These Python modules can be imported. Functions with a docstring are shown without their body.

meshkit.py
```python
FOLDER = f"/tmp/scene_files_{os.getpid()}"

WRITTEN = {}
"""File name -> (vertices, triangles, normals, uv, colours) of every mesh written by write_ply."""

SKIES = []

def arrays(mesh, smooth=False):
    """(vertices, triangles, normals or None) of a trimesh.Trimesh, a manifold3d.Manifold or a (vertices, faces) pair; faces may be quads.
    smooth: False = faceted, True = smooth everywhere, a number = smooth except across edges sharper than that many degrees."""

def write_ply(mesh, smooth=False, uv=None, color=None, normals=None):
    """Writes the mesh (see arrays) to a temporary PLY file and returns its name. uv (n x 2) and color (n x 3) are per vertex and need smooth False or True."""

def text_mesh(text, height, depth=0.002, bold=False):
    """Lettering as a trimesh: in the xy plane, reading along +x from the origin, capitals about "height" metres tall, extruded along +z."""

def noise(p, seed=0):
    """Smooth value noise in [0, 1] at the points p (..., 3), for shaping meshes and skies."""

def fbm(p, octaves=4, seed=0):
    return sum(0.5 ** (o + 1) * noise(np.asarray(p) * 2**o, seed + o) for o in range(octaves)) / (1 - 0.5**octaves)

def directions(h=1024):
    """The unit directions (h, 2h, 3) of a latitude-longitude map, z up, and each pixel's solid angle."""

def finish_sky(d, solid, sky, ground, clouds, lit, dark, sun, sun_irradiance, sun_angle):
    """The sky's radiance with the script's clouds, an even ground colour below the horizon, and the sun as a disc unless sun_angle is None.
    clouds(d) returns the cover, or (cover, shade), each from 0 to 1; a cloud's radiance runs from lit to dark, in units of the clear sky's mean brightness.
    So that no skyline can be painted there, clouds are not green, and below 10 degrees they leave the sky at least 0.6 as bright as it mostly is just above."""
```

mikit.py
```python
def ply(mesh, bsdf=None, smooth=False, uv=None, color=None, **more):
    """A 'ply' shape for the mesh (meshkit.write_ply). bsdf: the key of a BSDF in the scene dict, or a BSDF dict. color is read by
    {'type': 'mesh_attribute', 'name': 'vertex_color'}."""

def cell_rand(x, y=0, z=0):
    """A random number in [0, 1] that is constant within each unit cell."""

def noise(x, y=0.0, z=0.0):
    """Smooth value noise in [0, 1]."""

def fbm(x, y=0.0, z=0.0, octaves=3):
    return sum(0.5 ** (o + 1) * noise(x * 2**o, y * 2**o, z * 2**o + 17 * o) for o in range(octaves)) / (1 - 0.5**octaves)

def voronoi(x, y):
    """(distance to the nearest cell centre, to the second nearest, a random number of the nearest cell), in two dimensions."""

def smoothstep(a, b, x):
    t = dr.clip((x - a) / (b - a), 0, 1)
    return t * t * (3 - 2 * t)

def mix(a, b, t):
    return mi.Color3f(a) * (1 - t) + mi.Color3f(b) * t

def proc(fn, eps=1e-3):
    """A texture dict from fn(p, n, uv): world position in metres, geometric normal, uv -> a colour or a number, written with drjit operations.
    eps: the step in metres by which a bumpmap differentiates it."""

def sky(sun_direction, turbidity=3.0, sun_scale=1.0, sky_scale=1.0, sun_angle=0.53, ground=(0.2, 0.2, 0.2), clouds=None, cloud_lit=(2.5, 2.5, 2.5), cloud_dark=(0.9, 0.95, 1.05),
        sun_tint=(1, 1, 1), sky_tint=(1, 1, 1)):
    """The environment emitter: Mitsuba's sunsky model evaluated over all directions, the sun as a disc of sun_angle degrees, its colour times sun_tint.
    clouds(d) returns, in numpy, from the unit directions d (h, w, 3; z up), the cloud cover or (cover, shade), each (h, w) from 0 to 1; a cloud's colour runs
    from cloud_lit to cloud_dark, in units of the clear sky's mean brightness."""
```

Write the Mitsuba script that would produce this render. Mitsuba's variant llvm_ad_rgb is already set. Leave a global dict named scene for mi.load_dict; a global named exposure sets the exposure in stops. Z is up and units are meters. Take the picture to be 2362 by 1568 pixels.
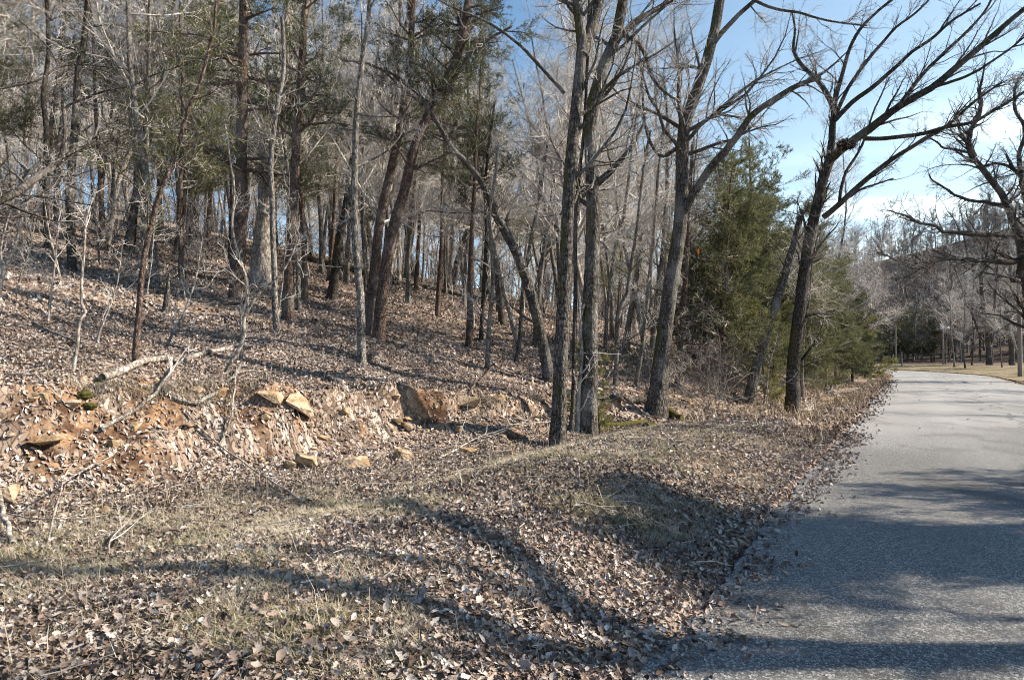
import math, numpy as np, trimesh, mitsuba as mi, drjit as dr, mikit, meshkit
from scipy.spatial import ConvexHull
T = mi.ScalarTransform4f
scene, labels = {}, {}

# ---------------------------------------------------------------- camera, sky, exposure
FOV, PITCH, EYE = 73.0, 1.293, np.array([0.0, 0.0, 1.7])
cp, sp = math.cos(math.radians(PITCH)), math.sin(math.radians(PITCH))
scene['camera'] = dict(type='perspective', fov=FOV, fov_axis='x', near_clip=0.05, far_clip=3000.0,
                       to_world=T().look_at(origin=EYE.tolist(), target=[0, cp, EYE[2] + sp], up=[0, 0, 1]))
exposure = 3.2
SUN = (0.80, 0.02, 0.60)


def cirrus(d):
    q = d / np.maximum(d[..., 2:3], 0.06)
    a = meshkit.fbm(np.stack([q[..., 0] * 0.8 + 3, q[..., 1] * 1.7, q[..., 2] * 0], -1), 5, seed=4)
    b = meshkit.fbm(np.stack([q[..., 0] * 0.35, q[..., 1] * 0.35 + 7, q[..., 2] * 0], -1), 3, seed=9)
    veil = np.clip((a - 0.42) * 2.4, 0, 1) * np.clip((b - 0.3) * 2.5, 0, 1)
    side = np.clip(0.5 + 0.9 * d[..., 0], 0.05, 1.0)
    low = np.exp(-np.clip(d[..., 2], 0, 1) * 5.0)
    return np.clip(0.8 * veil * side + 0.75 * low * side + 0.25 * np.clip(d[..., 0], 0, 1), 0, 0.92)


scene['sky'] = mikit.sky(SUN, turbidity=3, clouds=cirrus, cloud_lit=(3.7, 4.4, 4.6), sky_tint=(0.80, 1.0, 1.06), sun_tint=(0.93, 1.0, 1.13), sky_scale=0.56, ground=(0.16, 0.13, 0.11))

# ---------------------------------------------------------------- the lie of the land
RNG = np.random.default_rng
P0, DIR, NRM = np.array([0.81, 3.6]), np.array([0.5, 0.8660254]), np.array([-0.8660254, 0.5])
ROAD_W = 6.6


def bend(s):
    return 0.009 * np.clip(s - 60, 0, 40) ** 2 + 0.72 * np.clip(s - 100, 0, None)


def st(x, y):
    """distance along the road and distance left of its left edge"""
    dx, dy = np.asarray(x) - P0[0], np.asarray(y) - P0[1]
    s = dx * DIR[0] + dy * DIR[1]
    return s, dx * NRM[0] + dy * NRM[1] - bend(s)


def xy(s, t):
    s, t = np.asarray(s, float), np.asarray(t, float)
    t = t + bend(s)
    return P0[0] + s * DIR[0] + t * NRM[0], P0[1] + s * DIR[1] + t * NRM[1]


def sstep(a, b, x):
    t = np.clip((x - a) / (b - a), 0, 1)
    return t * t * (3 - 2 * t)


def foot(s):
    return np.interp(s, [-12, 0, 3.5, 8, 14.5, 19, 40, 80], [7.8, 7.4, 6.7, 4.9, 4.4, 3.0, 3.0, 3.5])


def bank_h(s):
    return np.interp(s, [-12, 0, 3, 6, 8, 11, 15, 20, 40, 80], [1.25, 1.25, 1.22, 1.05, 0.85, 0.65, 0.55, 0.5, 0.7, 0.8])


def fb(x, y, f, o=3, seed=0):
    return meshkit.fbm(np.stack([np.asarray(x) * f, np.asarray(y) * f, np.zeros_like(np.asarray(x, float)) + seed * 3.7], -1), o, seed) - 0.5


def washed(s):
    '''where the bank is washed out under its lip'''
    return sum(a * np.exp(-((s - c) / w) ** 2) for c, w, a in ((6.9, 0.75, 1.0), (3.7, 0.4, 1.0), (1.0, 0.8, 0.9), (8.6, 0.5, 0.8), (2.5, 0.35, 0.5), (-1.2, 0.7, 0.8)))


def ground_h(x, y):
    x, y = np.broadcast_arrays(np.asarray(x, float), np.asarray(y, float))
    s, t = st(x, y)
    rough = fb(x, y, 0.9, 3, 1)
    ft = foot(s) + 0.9 * fb(x, y, 0.55, 3, 2)
    H = bank_h(s) * (1 + 0.5 * fb(x, y, 0.5, 2, 3))
    u = t - ft
    cut = 0.12 + 0.3 * sstep(-0.08, 0.1, fb(x, y, 0.75, 2, 51))
    cut = cut + 0.0 * washed(s)
    face = (1 - cut) * sstep(-0.3, 1.5, u) + cut * sstep(1.05, 1.38, u + 0.5 * fb(x, y, 1.6, 2, 4))
    near = np.exp(-((s - 6) / 9.0) ** 2)
    berm = 0.30 * near * sstep(0.5, 1.75, t + 0.5 * fb(x, y, 0.8, 2, 8)) * (1 - sstep(3.0, 4.6, t)) + 0.03 * sstep(0.1, 1.5, t)
    ditch = -0.28 * sstep(15, 20, s) * np.exp(-((t - 1.9) / 0.55) ** 2)
    up = np.clip(u - 1.3, 0, None)
    hill = 0.262 * (190 * (1 - np.exp(-up / 190)) * 1.07) * (0.55 + 0.45 * (1 - sstep(30, 90, s)))
    z = berm + ditch + H * face + hill
    z = z + (0.06 + 0.10 * sstep(0, 2, u)) * rough * sstep(0.0, 1.0, t) + 0.9 * fb(x, y, 0.11, 3, 6) * sstep(1, 14, u)
    z = z + 0.6 * fb(x, y, 1.9, 4, 7) * face * (1 - sstep(1.3, 1.9, u)) * sstep(0.0, 0.7, u)
    r = -ROAD_W - t
    z = z + np.where(r > 0, 0.75 * sstep(0.2, 9, r) * (0.35 + 0.65 * sstep(8, 40, s)) * (1 - 0.7 * sstep(60, 95, s)) + 0.008 * np.clip(r - 9, 0, 40) + 0.10 * rough * sstep(0, 1.5, r), 0)
    z = np.where((t < 0.25) & (t > -ROAD_W - 0.1), -0.035, z)
    # far side of the valley
    f = DIR[0] * x + DIR[1] * y
    far = sstep(130, 285, f) * 43 + sstep(90, 140, f) * 0.35
    lat = x * DIR[1] - y * DIR[0]
    return z + far * (0.85 + 0.005 * lat)


def ray(px, py):
    """the direction seen at a point of the 2361 x 1568 overview, at one metre of depth (used to survey where things stand)"""
    F = 2361 / 2 / math.tan(math.radians(FOV / 2))
    a, b = (px - 1180.5) / F, (784 - py) / F
    return np.array([a, cp - b * sp, sp + b * cp])


def at(px, py, depth):
    return EYE + ray(px, py) * depth


def seen(px, py, far=150):
    """(depth, point) where the ground is met"""
    d = ray(px, py)
    k = np.geomspace(2.5, far, 4000)
    q = EYE + d * k[:, None]
    hit = np.nonzero(q[:, 2] < ground_h(q[:, 0], q[:, 1]))[0]
    i = hit[0] if len(hit) else len(k) - 1
    return k[i], q[i]


# ---------------------------------------------------------------- materials
def rgb(*c):
    return {'type': 'rgb', 'value': list(c)}


def bark(name, dark, light, patch, moss=0.0, sc=26.0, depth=0.02, patch_amt=0.5):
    def ridges(p):
        w = mikit.noise(p.x * 3, p.y * 3, p.z * 2.0) * 0.12
        a = mikit.noise((p.x + w) * sc, (p.y + w) * sc, (p.z + w) * sc * 0.24)
        b = mikit.noise(p.x * sc * 2.3 + 5, p.y * sc * 2.3, p.z * sc * 0.9)
        k = mikit.noise((p.x - w) * sc * 0.8 + 31, (p.y + w) * sc * 0.8, p.z * sc * 0.55)
        return dr.clip(dr.minimum(dr.abs(a * 2 - 1) * 1.5, dr.abs(k * 2 - 1) * 2.6) * 0.7 + b * 0.4, 0, 1)

    def col(p, n, uv):
        r = ridges(p)
        c = mikit.mix(dark, light, mikit.smoothstep(0.12, 0.75, r))
        m = mikit.smoothstep(0.5, 0.72, mikit.fbm(p.x * 2.1, p.y * 2.1, p.z * 1.3, 3))
        c = mikit.mix(c, mi.Color3f(patch) * (0.55 + 0.6 * r), m * patch_amt)
        if moss > 0:
            g = mikit.smoothstep(0.53, 0.66, mikit.fbm(p.x * 3.3 + 9, p.y * 3.3, p.z * 0.9, 3)) * mikit.smoothstep(0.1, -0.5, n.x)
            c = mikit.mix(c, mi.Color3f(0.075, 0.075, 0.028) * (0.6 + 0.8 * r), g * moss)
        return c

    scene[name] = {'type': 'bumpmap', 'arbitrary': mikit.proc(lambda p, n, uv: ridges(p), eps=0.004), 'scale': depth,
                   'bsdf': {'type': 'twosided', 'bsdf': {'type': 'diffuse', 'reflectance': mikit.proc(col)}}}


bark('bark_gray', (0.045, 0.041, 0.038), (0.27, 0.255, 0.24), (0.40, 0.39, 0.37), moss=0.6, sc=32, depth=0.014)
bark('bark_oak', (0.024, 0.022, 0.02), (0.165, 0.153, 0.142), (0.32, 0.31, 0.295), moss=0.9, sc=30, depth=0.018)
bark('bark_dark', (0.016, 0.0145, 0.013), (0.10, 0.092, 0.085), (0.20, 0.19, 0.18), moss=0.5, sc=30, depth=0.018)  # darker copy of the oak bark, shade on trunks and limbs put into its colour
bark('bark_cedar', (0.036, 0.027, 0.023), (0.17, 0.13, 0.112), (0.32, 0.285, 0.26), sc=34, depth=0.015, patch_amt=0.35)
bark('bark_pale', (0.11, 0.095, 0.085), (0.40, 0.37, 0.34), (0.55, 0.52, 0.49), sc=18, depth=0.01)


def twig_col(c0, c1):
    return {'type': 'twosided', 'bsdf': {'type': 'diffuse', 'reflectance': mikit.proc(lambda p, n, uv: mikit.mix(c0, c1, mikit.smoothstep(0.3, 0.7, mikit.noise(p.x * 1.7, p.y * 1.7, p.z * 1.7))))}}


scene['twig'] = twig_col((0.36, 0.34, 0.32), (0.64, 0.62, 0.60))
scene['twig_brown'] = twig_col((0.25, 0.225, 0.21), (0.46, 0.435, 0.415))
scene['twig_dark'] = twig_col((0.12, 0.105, 0.098), (0.27, 0.25, 0.24))
scene['spray'] = {'type': 'principledthin', 'base_color': {'type': 'mesh_attribute', 'name': 'vertex_color'}, 'roughness': 0.7, 'diff_trans': 0.8, 'spec_trans': 0.0}
scene['tinted'] = {'type': 'twosided', 'bsdf': {'type': 'diffuse', 'reflectance': {'type': 'mesh_attribute', 'name': 'vertex_color'}}}


def litter(p, n, uv):
    f1, f2, r = mikit.voronoi(p.x * 15 + p.z * 10 + mikit.noise(p.x * 9, p.y * 9, p.z * 9) * 1.2, p.y * 15 - p.z * 12)
    c = mikit.mix((0.13, 0.095, 0.075), (0.42, 0.33, 0.27), r)
    c = mikit.mix(c, (0.45, 0.39, 0.35), mikit.smoothstep(0.72, 0.8, mikit.cell_rand(r * 97, 3, 5)))
    edge = mikit.smoothstep(0.0, 0.22, f2 - f1)
    c = mikit.mix(c, (0.13, 0.11, 0.10), mikit.smoothstep(75, 120, p.y))  # far ground darkened in colour, standing in for shade under the distant trees
    return c * (0.25 + 0.6 * edge)


def soil(p, n, uv):
    a = mikit.fbm(p.x * 5, p.y * 5, p.z * 5, 3)
    b = mikit.noise(p.x * 38, p.y * 38, p.z * 38)
    c = mikit.mix((0.065, 0.038, 0.027), (0.25, 0.16, 0.10), mikit.smoothstep(0.3, 0.7, a))
    return c * (0.55 + 0.8 * b)


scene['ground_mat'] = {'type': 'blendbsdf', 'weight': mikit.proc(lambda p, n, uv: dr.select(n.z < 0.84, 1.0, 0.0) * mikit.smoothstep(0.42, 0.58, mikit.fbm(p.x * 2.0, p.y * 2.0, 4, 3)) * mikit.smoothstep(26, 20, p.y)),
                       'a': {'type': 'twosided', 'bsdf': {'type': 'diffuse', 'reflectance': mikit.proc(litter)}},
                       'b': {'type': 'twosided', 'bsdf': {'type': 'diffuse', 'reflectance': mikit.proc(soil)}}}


def turf(p, n, uv):
    a = mikit.fbm(p.x * 0.7, p.y * 0.7, 0, 3)
    b = mikit.noise(p.x * 30, p.y * 30, 0)
    return mikit.mix((0.24, 0.205, 0.15), (0.145, 0.13, 0.085), mikit.smoothstep(0.35, 0.65, a)) * (0.55 + 0.8 * b)


scene['turf'] = {'type': 'twosided', 'bsdf': {'type': 'diffuse', 'reflectance': mikit.proc(turf)}}


def chip(p, n, uv):
    near = mikit.smoothstep(22, 6, p.y)
    f1, f2, r = mikit.voronoi(p.x * 68, p.y * 68)
    g = 0.13 + 0.34 * r * r + 0.03 * mikit.noise(p.x * 20, p.y * 20, 2)
    g = g * (0.32 + 0.68 * mikit.smoothstep(0.02, 0.30, f2 - f1))
    g = g * near + 0.20 * (1 - near)
    big = mikit.fbm(p.x * 0.5, p.y * 0.35, 3, 3)
    g = g * (0.70 + 0.6 * big) * (1 - 0.25 * mikit.smoothstep(0.62, 0.70, mikit.fbm(p.x * 1.6, p.y * 0.9, 8, 4)))
    s = (p.x - 0.81) * 0.5 + (p.y - 3.6) * 0.866
    t = (p.x - 0.81) * -0.866 + (p.y - 3.6) * 0.5
    w = mikit.fbm(s * 0.6, 0.5, 1, 4) * 1.8
    crack = mikit.smoothstep(0.07, 0.02, dr.abs(t + 2.4 + w)) * mikit.smoothstep(0.35, 0.5, mikit.noise(s * 0.25, 9, 3))
    track = mikit.smoothstep(0.7, 0.1, dr.abs(t + 2.0)) * 0.10
    g = g * (1 - 0.5 * crack) * (1 + track)
    return mi.Color3f(g * 1.0, g * 1.005, g * 1.02)


scene['chip_seal'] = {'type': 'bumpmap', 'arbitrary': mikit.proc(lambda p, n, uv: mikit.smoothstep(0.0, 0.4, mikit.voronoi(p.x * 68, p.y * 68)[1] - mikit.voronoi(p.x * 68, p.y * 68)[0]) * mikit.smoothstep(20, 7, p.y), eps=0.002), 'scale': 0.006,
                      'bsdf': {'type': 'twosided', 'bsdf': {'type': 'principled', 'base_color': mikit.proc(chip), 'roughness': 0.75, 'specular': 0.35}}}


def stone(p, n, uv):
    a = mikit.fbm(p.x * 6, p.y * 6, p.z * 9, 3)
    b = mikit.fbm(p.x * 40, p.y * 40, p.z * 40, 2)
    c = mikit.mix((0.24, 0.17, 0.10), (0.40, 0.31, 0.23), mikit.smoothstep(0.35, 0.62, a))
    c = mikit.mix(c, (0.17, 0.15, 0.10), mikit.smoothstep(0.58, 0.7, mikit.fbm(p.x * 11, p.y * 11, p.z * 11 + 4, 3)) * 0.7)
    return c * (0.65 + 0.6 * b)


scene['sandstone'] = {'type': 'bumpmap', 'arbitrary': mikit.proc(lambda p, n, uv: mikit.fbm(p.x * 30, p.y * 30, p.z * 30, 3), eps=0.003), 'scale': 0.02,
                      'bsdf': {'type': 'twosided', 'bsdf': {'type': 'diffuse', 'reflectance': mikit.proc(stone)}}}
scene['pale_stone'] = {'type': 'twosided', 'bsdf': {'type': 'diffuse', 'reflectance': mikit.proc(lambda p, n, uv: mikit.mix((0.16, 0.155, 0.15), (0.42, 0.41, 0.40), mikit.fbm(p.x * 5, p.y * 5, p.z * 5, 3)))}}
scene['moss'] = {'type': 'twosided', 'bsdf': {'type': 'diffuse', 'reflectance': mikit.proc(lambda p, n, uv: mikit.mix((0.03, 0.03, 0.012), (0.095, 0.092, 0.03), mikit.fbm(p.x * 25, p.y * 25, p.z * 25, 2)))}}
scene['cut_wood'] = {'type': 'twosided', 'bsdf': {'type': 'diffuse', 'reflectance': rgb(0.62, 0.52, 0.36)}}
scene['pole_wood'] = {'type': 'twosided', 'bsdf': {'type': 'diffuse', 'reflectance': mikit.proc(lambda p, n, uv: mikit.mix((0.16, 0.14, 0.125), (0.30, 0.27, 0.245), mikit.noise(p.x * 14, p.y * 14, p.z * 1.2)))}}
scene['gray_metal'] = {'type': 'principled', 'base_color': rgb(0.5, 0.52, 0.54), 'roughness': 0.45, 'metallic': 0.3}
scene['white_lamp'] = {'type': 'twosided', 'bsdf': {'type': 'diffuse', 'reflectance': rgb(0.8, 0.8, 0.78)}}
scene['wire'] = {'type': 'twosided', 'bsdf': {'type': 'diffuse', 'reflectance': rgb(0.05, 0.05, 0.05)}}

# ---------------------------------------------------------------- helpers
used = {}


def numbered(name):
    n = used.get(name, -1) + 1
    used[name] = n
    return name if n == 0 else f'{name}_{n:03d}'


def say(key, label, cat=None, group=None, kind=None):
    labels[key] = {k: v for k, v in dict(label=label, category=cat, group=group, kind=kind).items() if v}


def put(key, mesh, mat, smooth=True, **kw):
    scene[key] = mikit.ply(mesh, mat, smooth=smooth, **kw)
    return key


def unit(v):
    return v / np.maximum(np.linalg.norm(v, axis=-1, keepdims=True), 1e-9)


def tubes(P, R, sides=3):
    """(N,K,3) polylines with (N,K) radii -> one mesh"""
    N, K = P.shape[:2]
    t = unit(np.gradient(P, axis=1))
    m = unit(P[:, -1] - P[:, 0])
    ref = np.where(np.abs(m[:, 2:]) < 0.8, [[0, 0, 1.0]], [[1.0, 0.13, 0]])
    a = np.cross(t, ref[:, None])
    a = unit(a)
    b = np.cross(t, a)
    ang = np.arange(sides) * 2 * np.pi / sides
    V = P[:, :, None] + R[:, :, None, None] * (np.cos(ang)[:, None] * a[:, :, None] + np.sin(ang)[:, None] * b[:, :, None])
    n, i, j = np.meshgrid(np.arange(N), np.arange(K - 1), np.arange(sides), indexing='ij')
    o = n * K * sides
    q = np.stack([o + i * sides + j, o + i * sides + (j + 1) % sides, o + (i + 1) * sides + (j + 1) % sides, o + (i + 1) * sides + j], -1).reshape(-1, 4)
    return V.reshape(-1, 3), np.vstack([q[:, [0, 1, 2]], q[:, [0, 2, 3]]])


def join(ms):
    at_, vs, fs = 0, [], []
    for v, f in ms:
        vs.append(v)
        fs.append(f + at_)
        at_ += len(v)
    return np.vstack(vs), np.vstack(fs)


def resample(P, K):
    P = np.asarray(P, float)
    d = np.r_[0, np.cumsum(np.linalg.norm(np.diff(P, axis=0), axis=1))]
    from scipy.interpolate import PchipInterpolator
    return PchipInterpolator(d, P)(np.linspace(0, d[-1], K))


def spawn(rng, P, R, dens, u=(0.2, 1.0), ang=(30, 70), ratio=0.5, rr=0.5, K=5, wig=0.12, up=0.04, lmax=9.0, rmin=0.003, bias=(0, 0, 0), taper=0.3, flat=0.0, lmin=0.0):
    """side branches of the (N,K,3) branches, DENS of them per metre"""
    N, K0 = P.shape[:2]
    L = np.linalg.norm(np.diff(P, axis=1), axis=2).sum(1)
    tot = max(1, int(dens * L.sum()))
    idx = rng.choice(N, tot, p=L / L.sum())
    uu = u[0] + (u[1] - u[0]) * rng.random(tot)
    f = uu * (K0 - 1) * 0.9999
    i = f.astype(int)
    w = (f - i)[:, None]
    a, b = P[idx, i], P[idx, i + 1]
    p = a * (1 - w) + b * w
    r = R[idx, i] * (1 - w[:, 0]) + R[idx, i + 1] * w[:, 0]
    t = unit(b - a)
    q = rng.normal(size=(tot, 3))
    q[:, 2] *= 1 - flat
    q = unit(q - (q * t).sum(1, keepdims=True) * t)
    an = np.radians(rng.uniform(*ang, tot))[:, None]
    d = unit(np.cos(an) * t + np.sin(an) * q + np.asarray(bias))
    ln = np.minimum(ratio * L[idx] * (1.05 - 0.7 * uu) * rng.uniform(0.5, 1.25, tot), lmax)
    ln = np.maximum(ln, lmin * rng.uniform(0.4, 1.0, tot) * (1.1 - 0.6 * uu))
    r0 = np.clip(rr * r, rmin, None)
    out = np.empty((tot, K, 3))
    out[:, 0] = p
    step = (ln / (K - 1))[:, None]
    for k in range(1, K):
        d = unit(d + wig * rng.normal(size=(tot, 3)) + [0, 0, up])
        out[:, k] = out[:, k - 1] + d * step
    rad = np.maximum(r0[:, None] * np.linspace(1, taper, K)[None], rmin * 0.6)
    return out, rad


def tint(cols, reps):
    return np.repeat(np.asarray(cols), reps, axis=0)


# ---------------------------------------------------------------- ground and road
def graded(lo, a, b, hi, fine, n):
    left = a - np.geomspace(fine, a - lo, n)[::-1]
    right = b + np.geomspace(fine, hi - b, n)
    return np.r_[left, np.arange(a, b + fine / 2, fine), right]


gx, gy = graded(-260, -9, 3.5, 420, 0.09, 90), graded(-60, 3.0, 16.0, 560, 0.09, 100)
GX, GY = np.meshgrid(gx, gy)
nx, ny = len(gx), len(gy)


def overhang(x, y):
    '''how far the turf of the bank's lip leans out over the washed out face, in metres'''
    s, t = st(x, y)
    u = t - foot(s) - 0.9 * fb(x, y, 0.55, 3, 2) + 0.5 * fb(x, y, 1.6, 2, 4)
    hollow = sstep(0.0, 0.1, fb(x, y, 0.75, 2, 51)) * (s > -6) * (1 - sstep(13, 17, s))
    hollow = np.maximum(hollow * 0.5, 0.3 * washed(s))
    return hollow * (0.55 * sstep(1.08, 1.36, u) * (1 - sstep(1.5, 2.5, u)) - 0.2 * sstep(0.5, 0.85, u) * (1 - sstep(0.95, 1.12, u)))


OV = overhang(GX, GY)
gv = np.stack([(GX - NRM[0] * OV).ravel(), (GY - NRM[1] * OV).ravel(), ground_h(GX, GY).ravel()], 1)
ii = (np.arange(ny - 1)[:, None] * nx + np.arange(nx - 1)[None]).ravel()
gf = np.stack([ii, ii + 1, ii + nx + 1, ii + nx], 1)
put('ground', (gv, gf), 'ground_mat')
say('ground', 'leaf covered slope rising from the roadside, with an eroded earth bank', kind='structure')

ss = np.r_[np.arange(-9, 14, 0.12), np.arange(14, 150, 0.6)]
tt = np.linspace(0, 1, 26)
S_, T_ = np.meshgrid(ss, tt, indexing='ij')
edge_l = 0.35 * fb(S_, S_ * 0, 1.3, 3, 11) + 0.28 * fb(S_, S_ * 0, 6.0, 3, 12)
edge_r = 0.3 * fb(S_, S_ * 0 + 5, 0.8, 3, 13)
tl = (edge_l + 0.16) * (1 - T_) + (-ROAD_W + edge_r) * T_
RX, RY = xy(S_, tl)
RZ = 0.004 + 0.05 * (1 - (2 * T_ - 1) ** 2)
f_ = DIR[0] * RX + DIR[1] * RY
RZ = RZ + sstep(90, 140, f_) * 0.35
n0 = len(tt)
ii = (np.arange(len(ss) - 1)[:, None] * n0 + np.arange(n0 - 1)[None]).ravel()
put('road', (np.stack([RX, RY, RZ], -1).reshape(-1, 3), np.stack([ii, ii + n0, ii + n0 + 1, ii + 1], 1)), 'chip_seal')
say('road', 'narrow gray chip seal road with a ragged leaf strewn edge', kind='structure')


def lay(t0, t1, s0, s1, ns, nt, lift):
    S2, T2 = np.meshgrid(np.linspace(s0, s1, ns), np.linspace(0, 1, nt), indexing='ij')
    e0 = t0 + 0.35 * fb(S2, S2 * 0, 0.7, 3, 15) * (1 - T2)
    X, Y = xy(S2, e0 * (1 - T2) + t1 * T2)
    i2 = (np.arange(ns - 1)[:, None] * nt + np.arange(nt - 1)[None]).ravel()
    return np.stack([X, Y, ground_h(X, Y) + lift], -1).reshape(-1, 3), np.stack([i2, i2 + nt, i2 + nt + 1, i2 + 1], 1)


put('grass_verge', lay(-ROAD_W - 0.35, -ROAD_W - 16, 2, 118, 260, 40, 0.05), 'turf')
say('grass_verge', 'dry mown grass along the far side of the road', kind='structure')


# ---------------------------------------------------------------- fallen leaves and grass
LEAF_COLS = np.array([[0.34, 0.29, 0.268], [0.45, 0.41, 0.39], [0.26, 0.205, 0.18], [0.18, 0.135, 0.115], [0.385, 0.36, 0.35], [0.10, 0.08, 0.07], [0.37, 0.30, 0.255], [0.56, 0.53, 0.515]])
LEAF_P = np.array([0.20, 0.10, 0.20, 0.18, 0.11, 0.13, 0.06, 0.035])


def oak_leaf(kind):
    """a lobed leaf one unit long on a midrib, rolled and bent"""
    w = np.array([[0.03, 0.2, 0.09, 0.30, 0.11, 0.2, 0.0], [0.02, 0.10, 0.26, 0.12, 0.33, 0.10, 0.0], [0.04, 0.24, 0.30, 0.28, 0.2, 0.1, 0.0]][kind])
    y = np.array([0.0, 0.2, 0.36, 0.54, 0.68, 0.84, 1.0]) - 0.5
    c = [0.7, 2.0, 1.3][kind]
    z = 0.35 * c * y ** 2
    mid = np.stack([0 * y, y, z], 1)
    lf = np.stack([-w, y + 0.04, z + c * w ** 2 * 1.3 + 0.02], 1)
    rt = np.stack([w, y + 0.03, z + c * w ** 2 * 1.1], 1)
    n = len(y)
    F = []
    for i in range(n - 1):
        F += [[i, n + i + 1, n + i], [i, i + 1, n + i + 1], [i, 2 * n + i, 2 * n + i + 1], [i, 2 * n + i + 1, i + 1]]
    return np.vstack([mid, lf, rt]), np.array(F)


def plain_leaf(c):
    v = np.array([[0, -0.5, 0.06 * c], [-0.26, -0.08, 0.13 * c], [0.25, -0.02, 0.10 * c], [0, 0.0, 0.0], [-0.15, 0.3, 0.12 * c], [0.17, 0.27, 0.06 * c], [0, 0.5, 0.10 * c]])
    return v, np.array([[0, 3, 1], [0, 2, 3], [1, 3, 4], [3, 2, 5], [3, 5, 6], [3, 6, 4]])


def mini_leaf():
    return np.array([[0, -0.5, 0.08], [-0.3, 0, 0.0], [0.3, 0.03, 0.0], [0, 0.5, 0.1]]), np.array([[0, 2, 1], [1, 2, 3]])


def turns(rng, n, tilt):
    a, b, c = rng.uniform(0, 2 * np.pi, n), rng.normal(0, tilt, n), rng.normal(0, tilt, n)
    ca, sa, cb, sb, cc, sc = np.cos(a), np.sin(a), np.cos(b), np.sin(b), np.cos(c), np.sin(c)
    Z = np.zeros(n)
    O = Z + 1
    m = lambda *r: np.stack([np.stack(x, -1) for x in r], -2)
    return m([ca, -sa, Z], [sa, ca, Z], [Z, Z, O]) @ m([O, Z, Z], [Z, cb, -sb], [Z, sb, cb]) @ m([cc, Z, sc], [Z, O, Z], [-sc, Z, cc])


def normals_at(x, y, e=0.06):
    gx_ = (ground_h(x + e, y) - ground_h(x - e, y)) / (2 * e)
    gy_ = (ground_h(x, y + e) - ground_h(x, y - e)) / (2 * e)
    return unit(np.stack([-gx_, -gy_, np.ones_like(gx_)], -1)), gx_, gy_


def grassy(x, y):
    s, t = st(x, y)
    g = sstep(0.45, 0.57, 0.5 + fb(x, y, 0.75, 3, 21)) * sstep(0.35, 0.9, t) * (1 - sstep(foot(s) - 1.6, foot(s) - 0.6, t))
    return g * np.exp(-(np.clip(s - 7, 0, None) / 9) ** 2)


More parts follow.
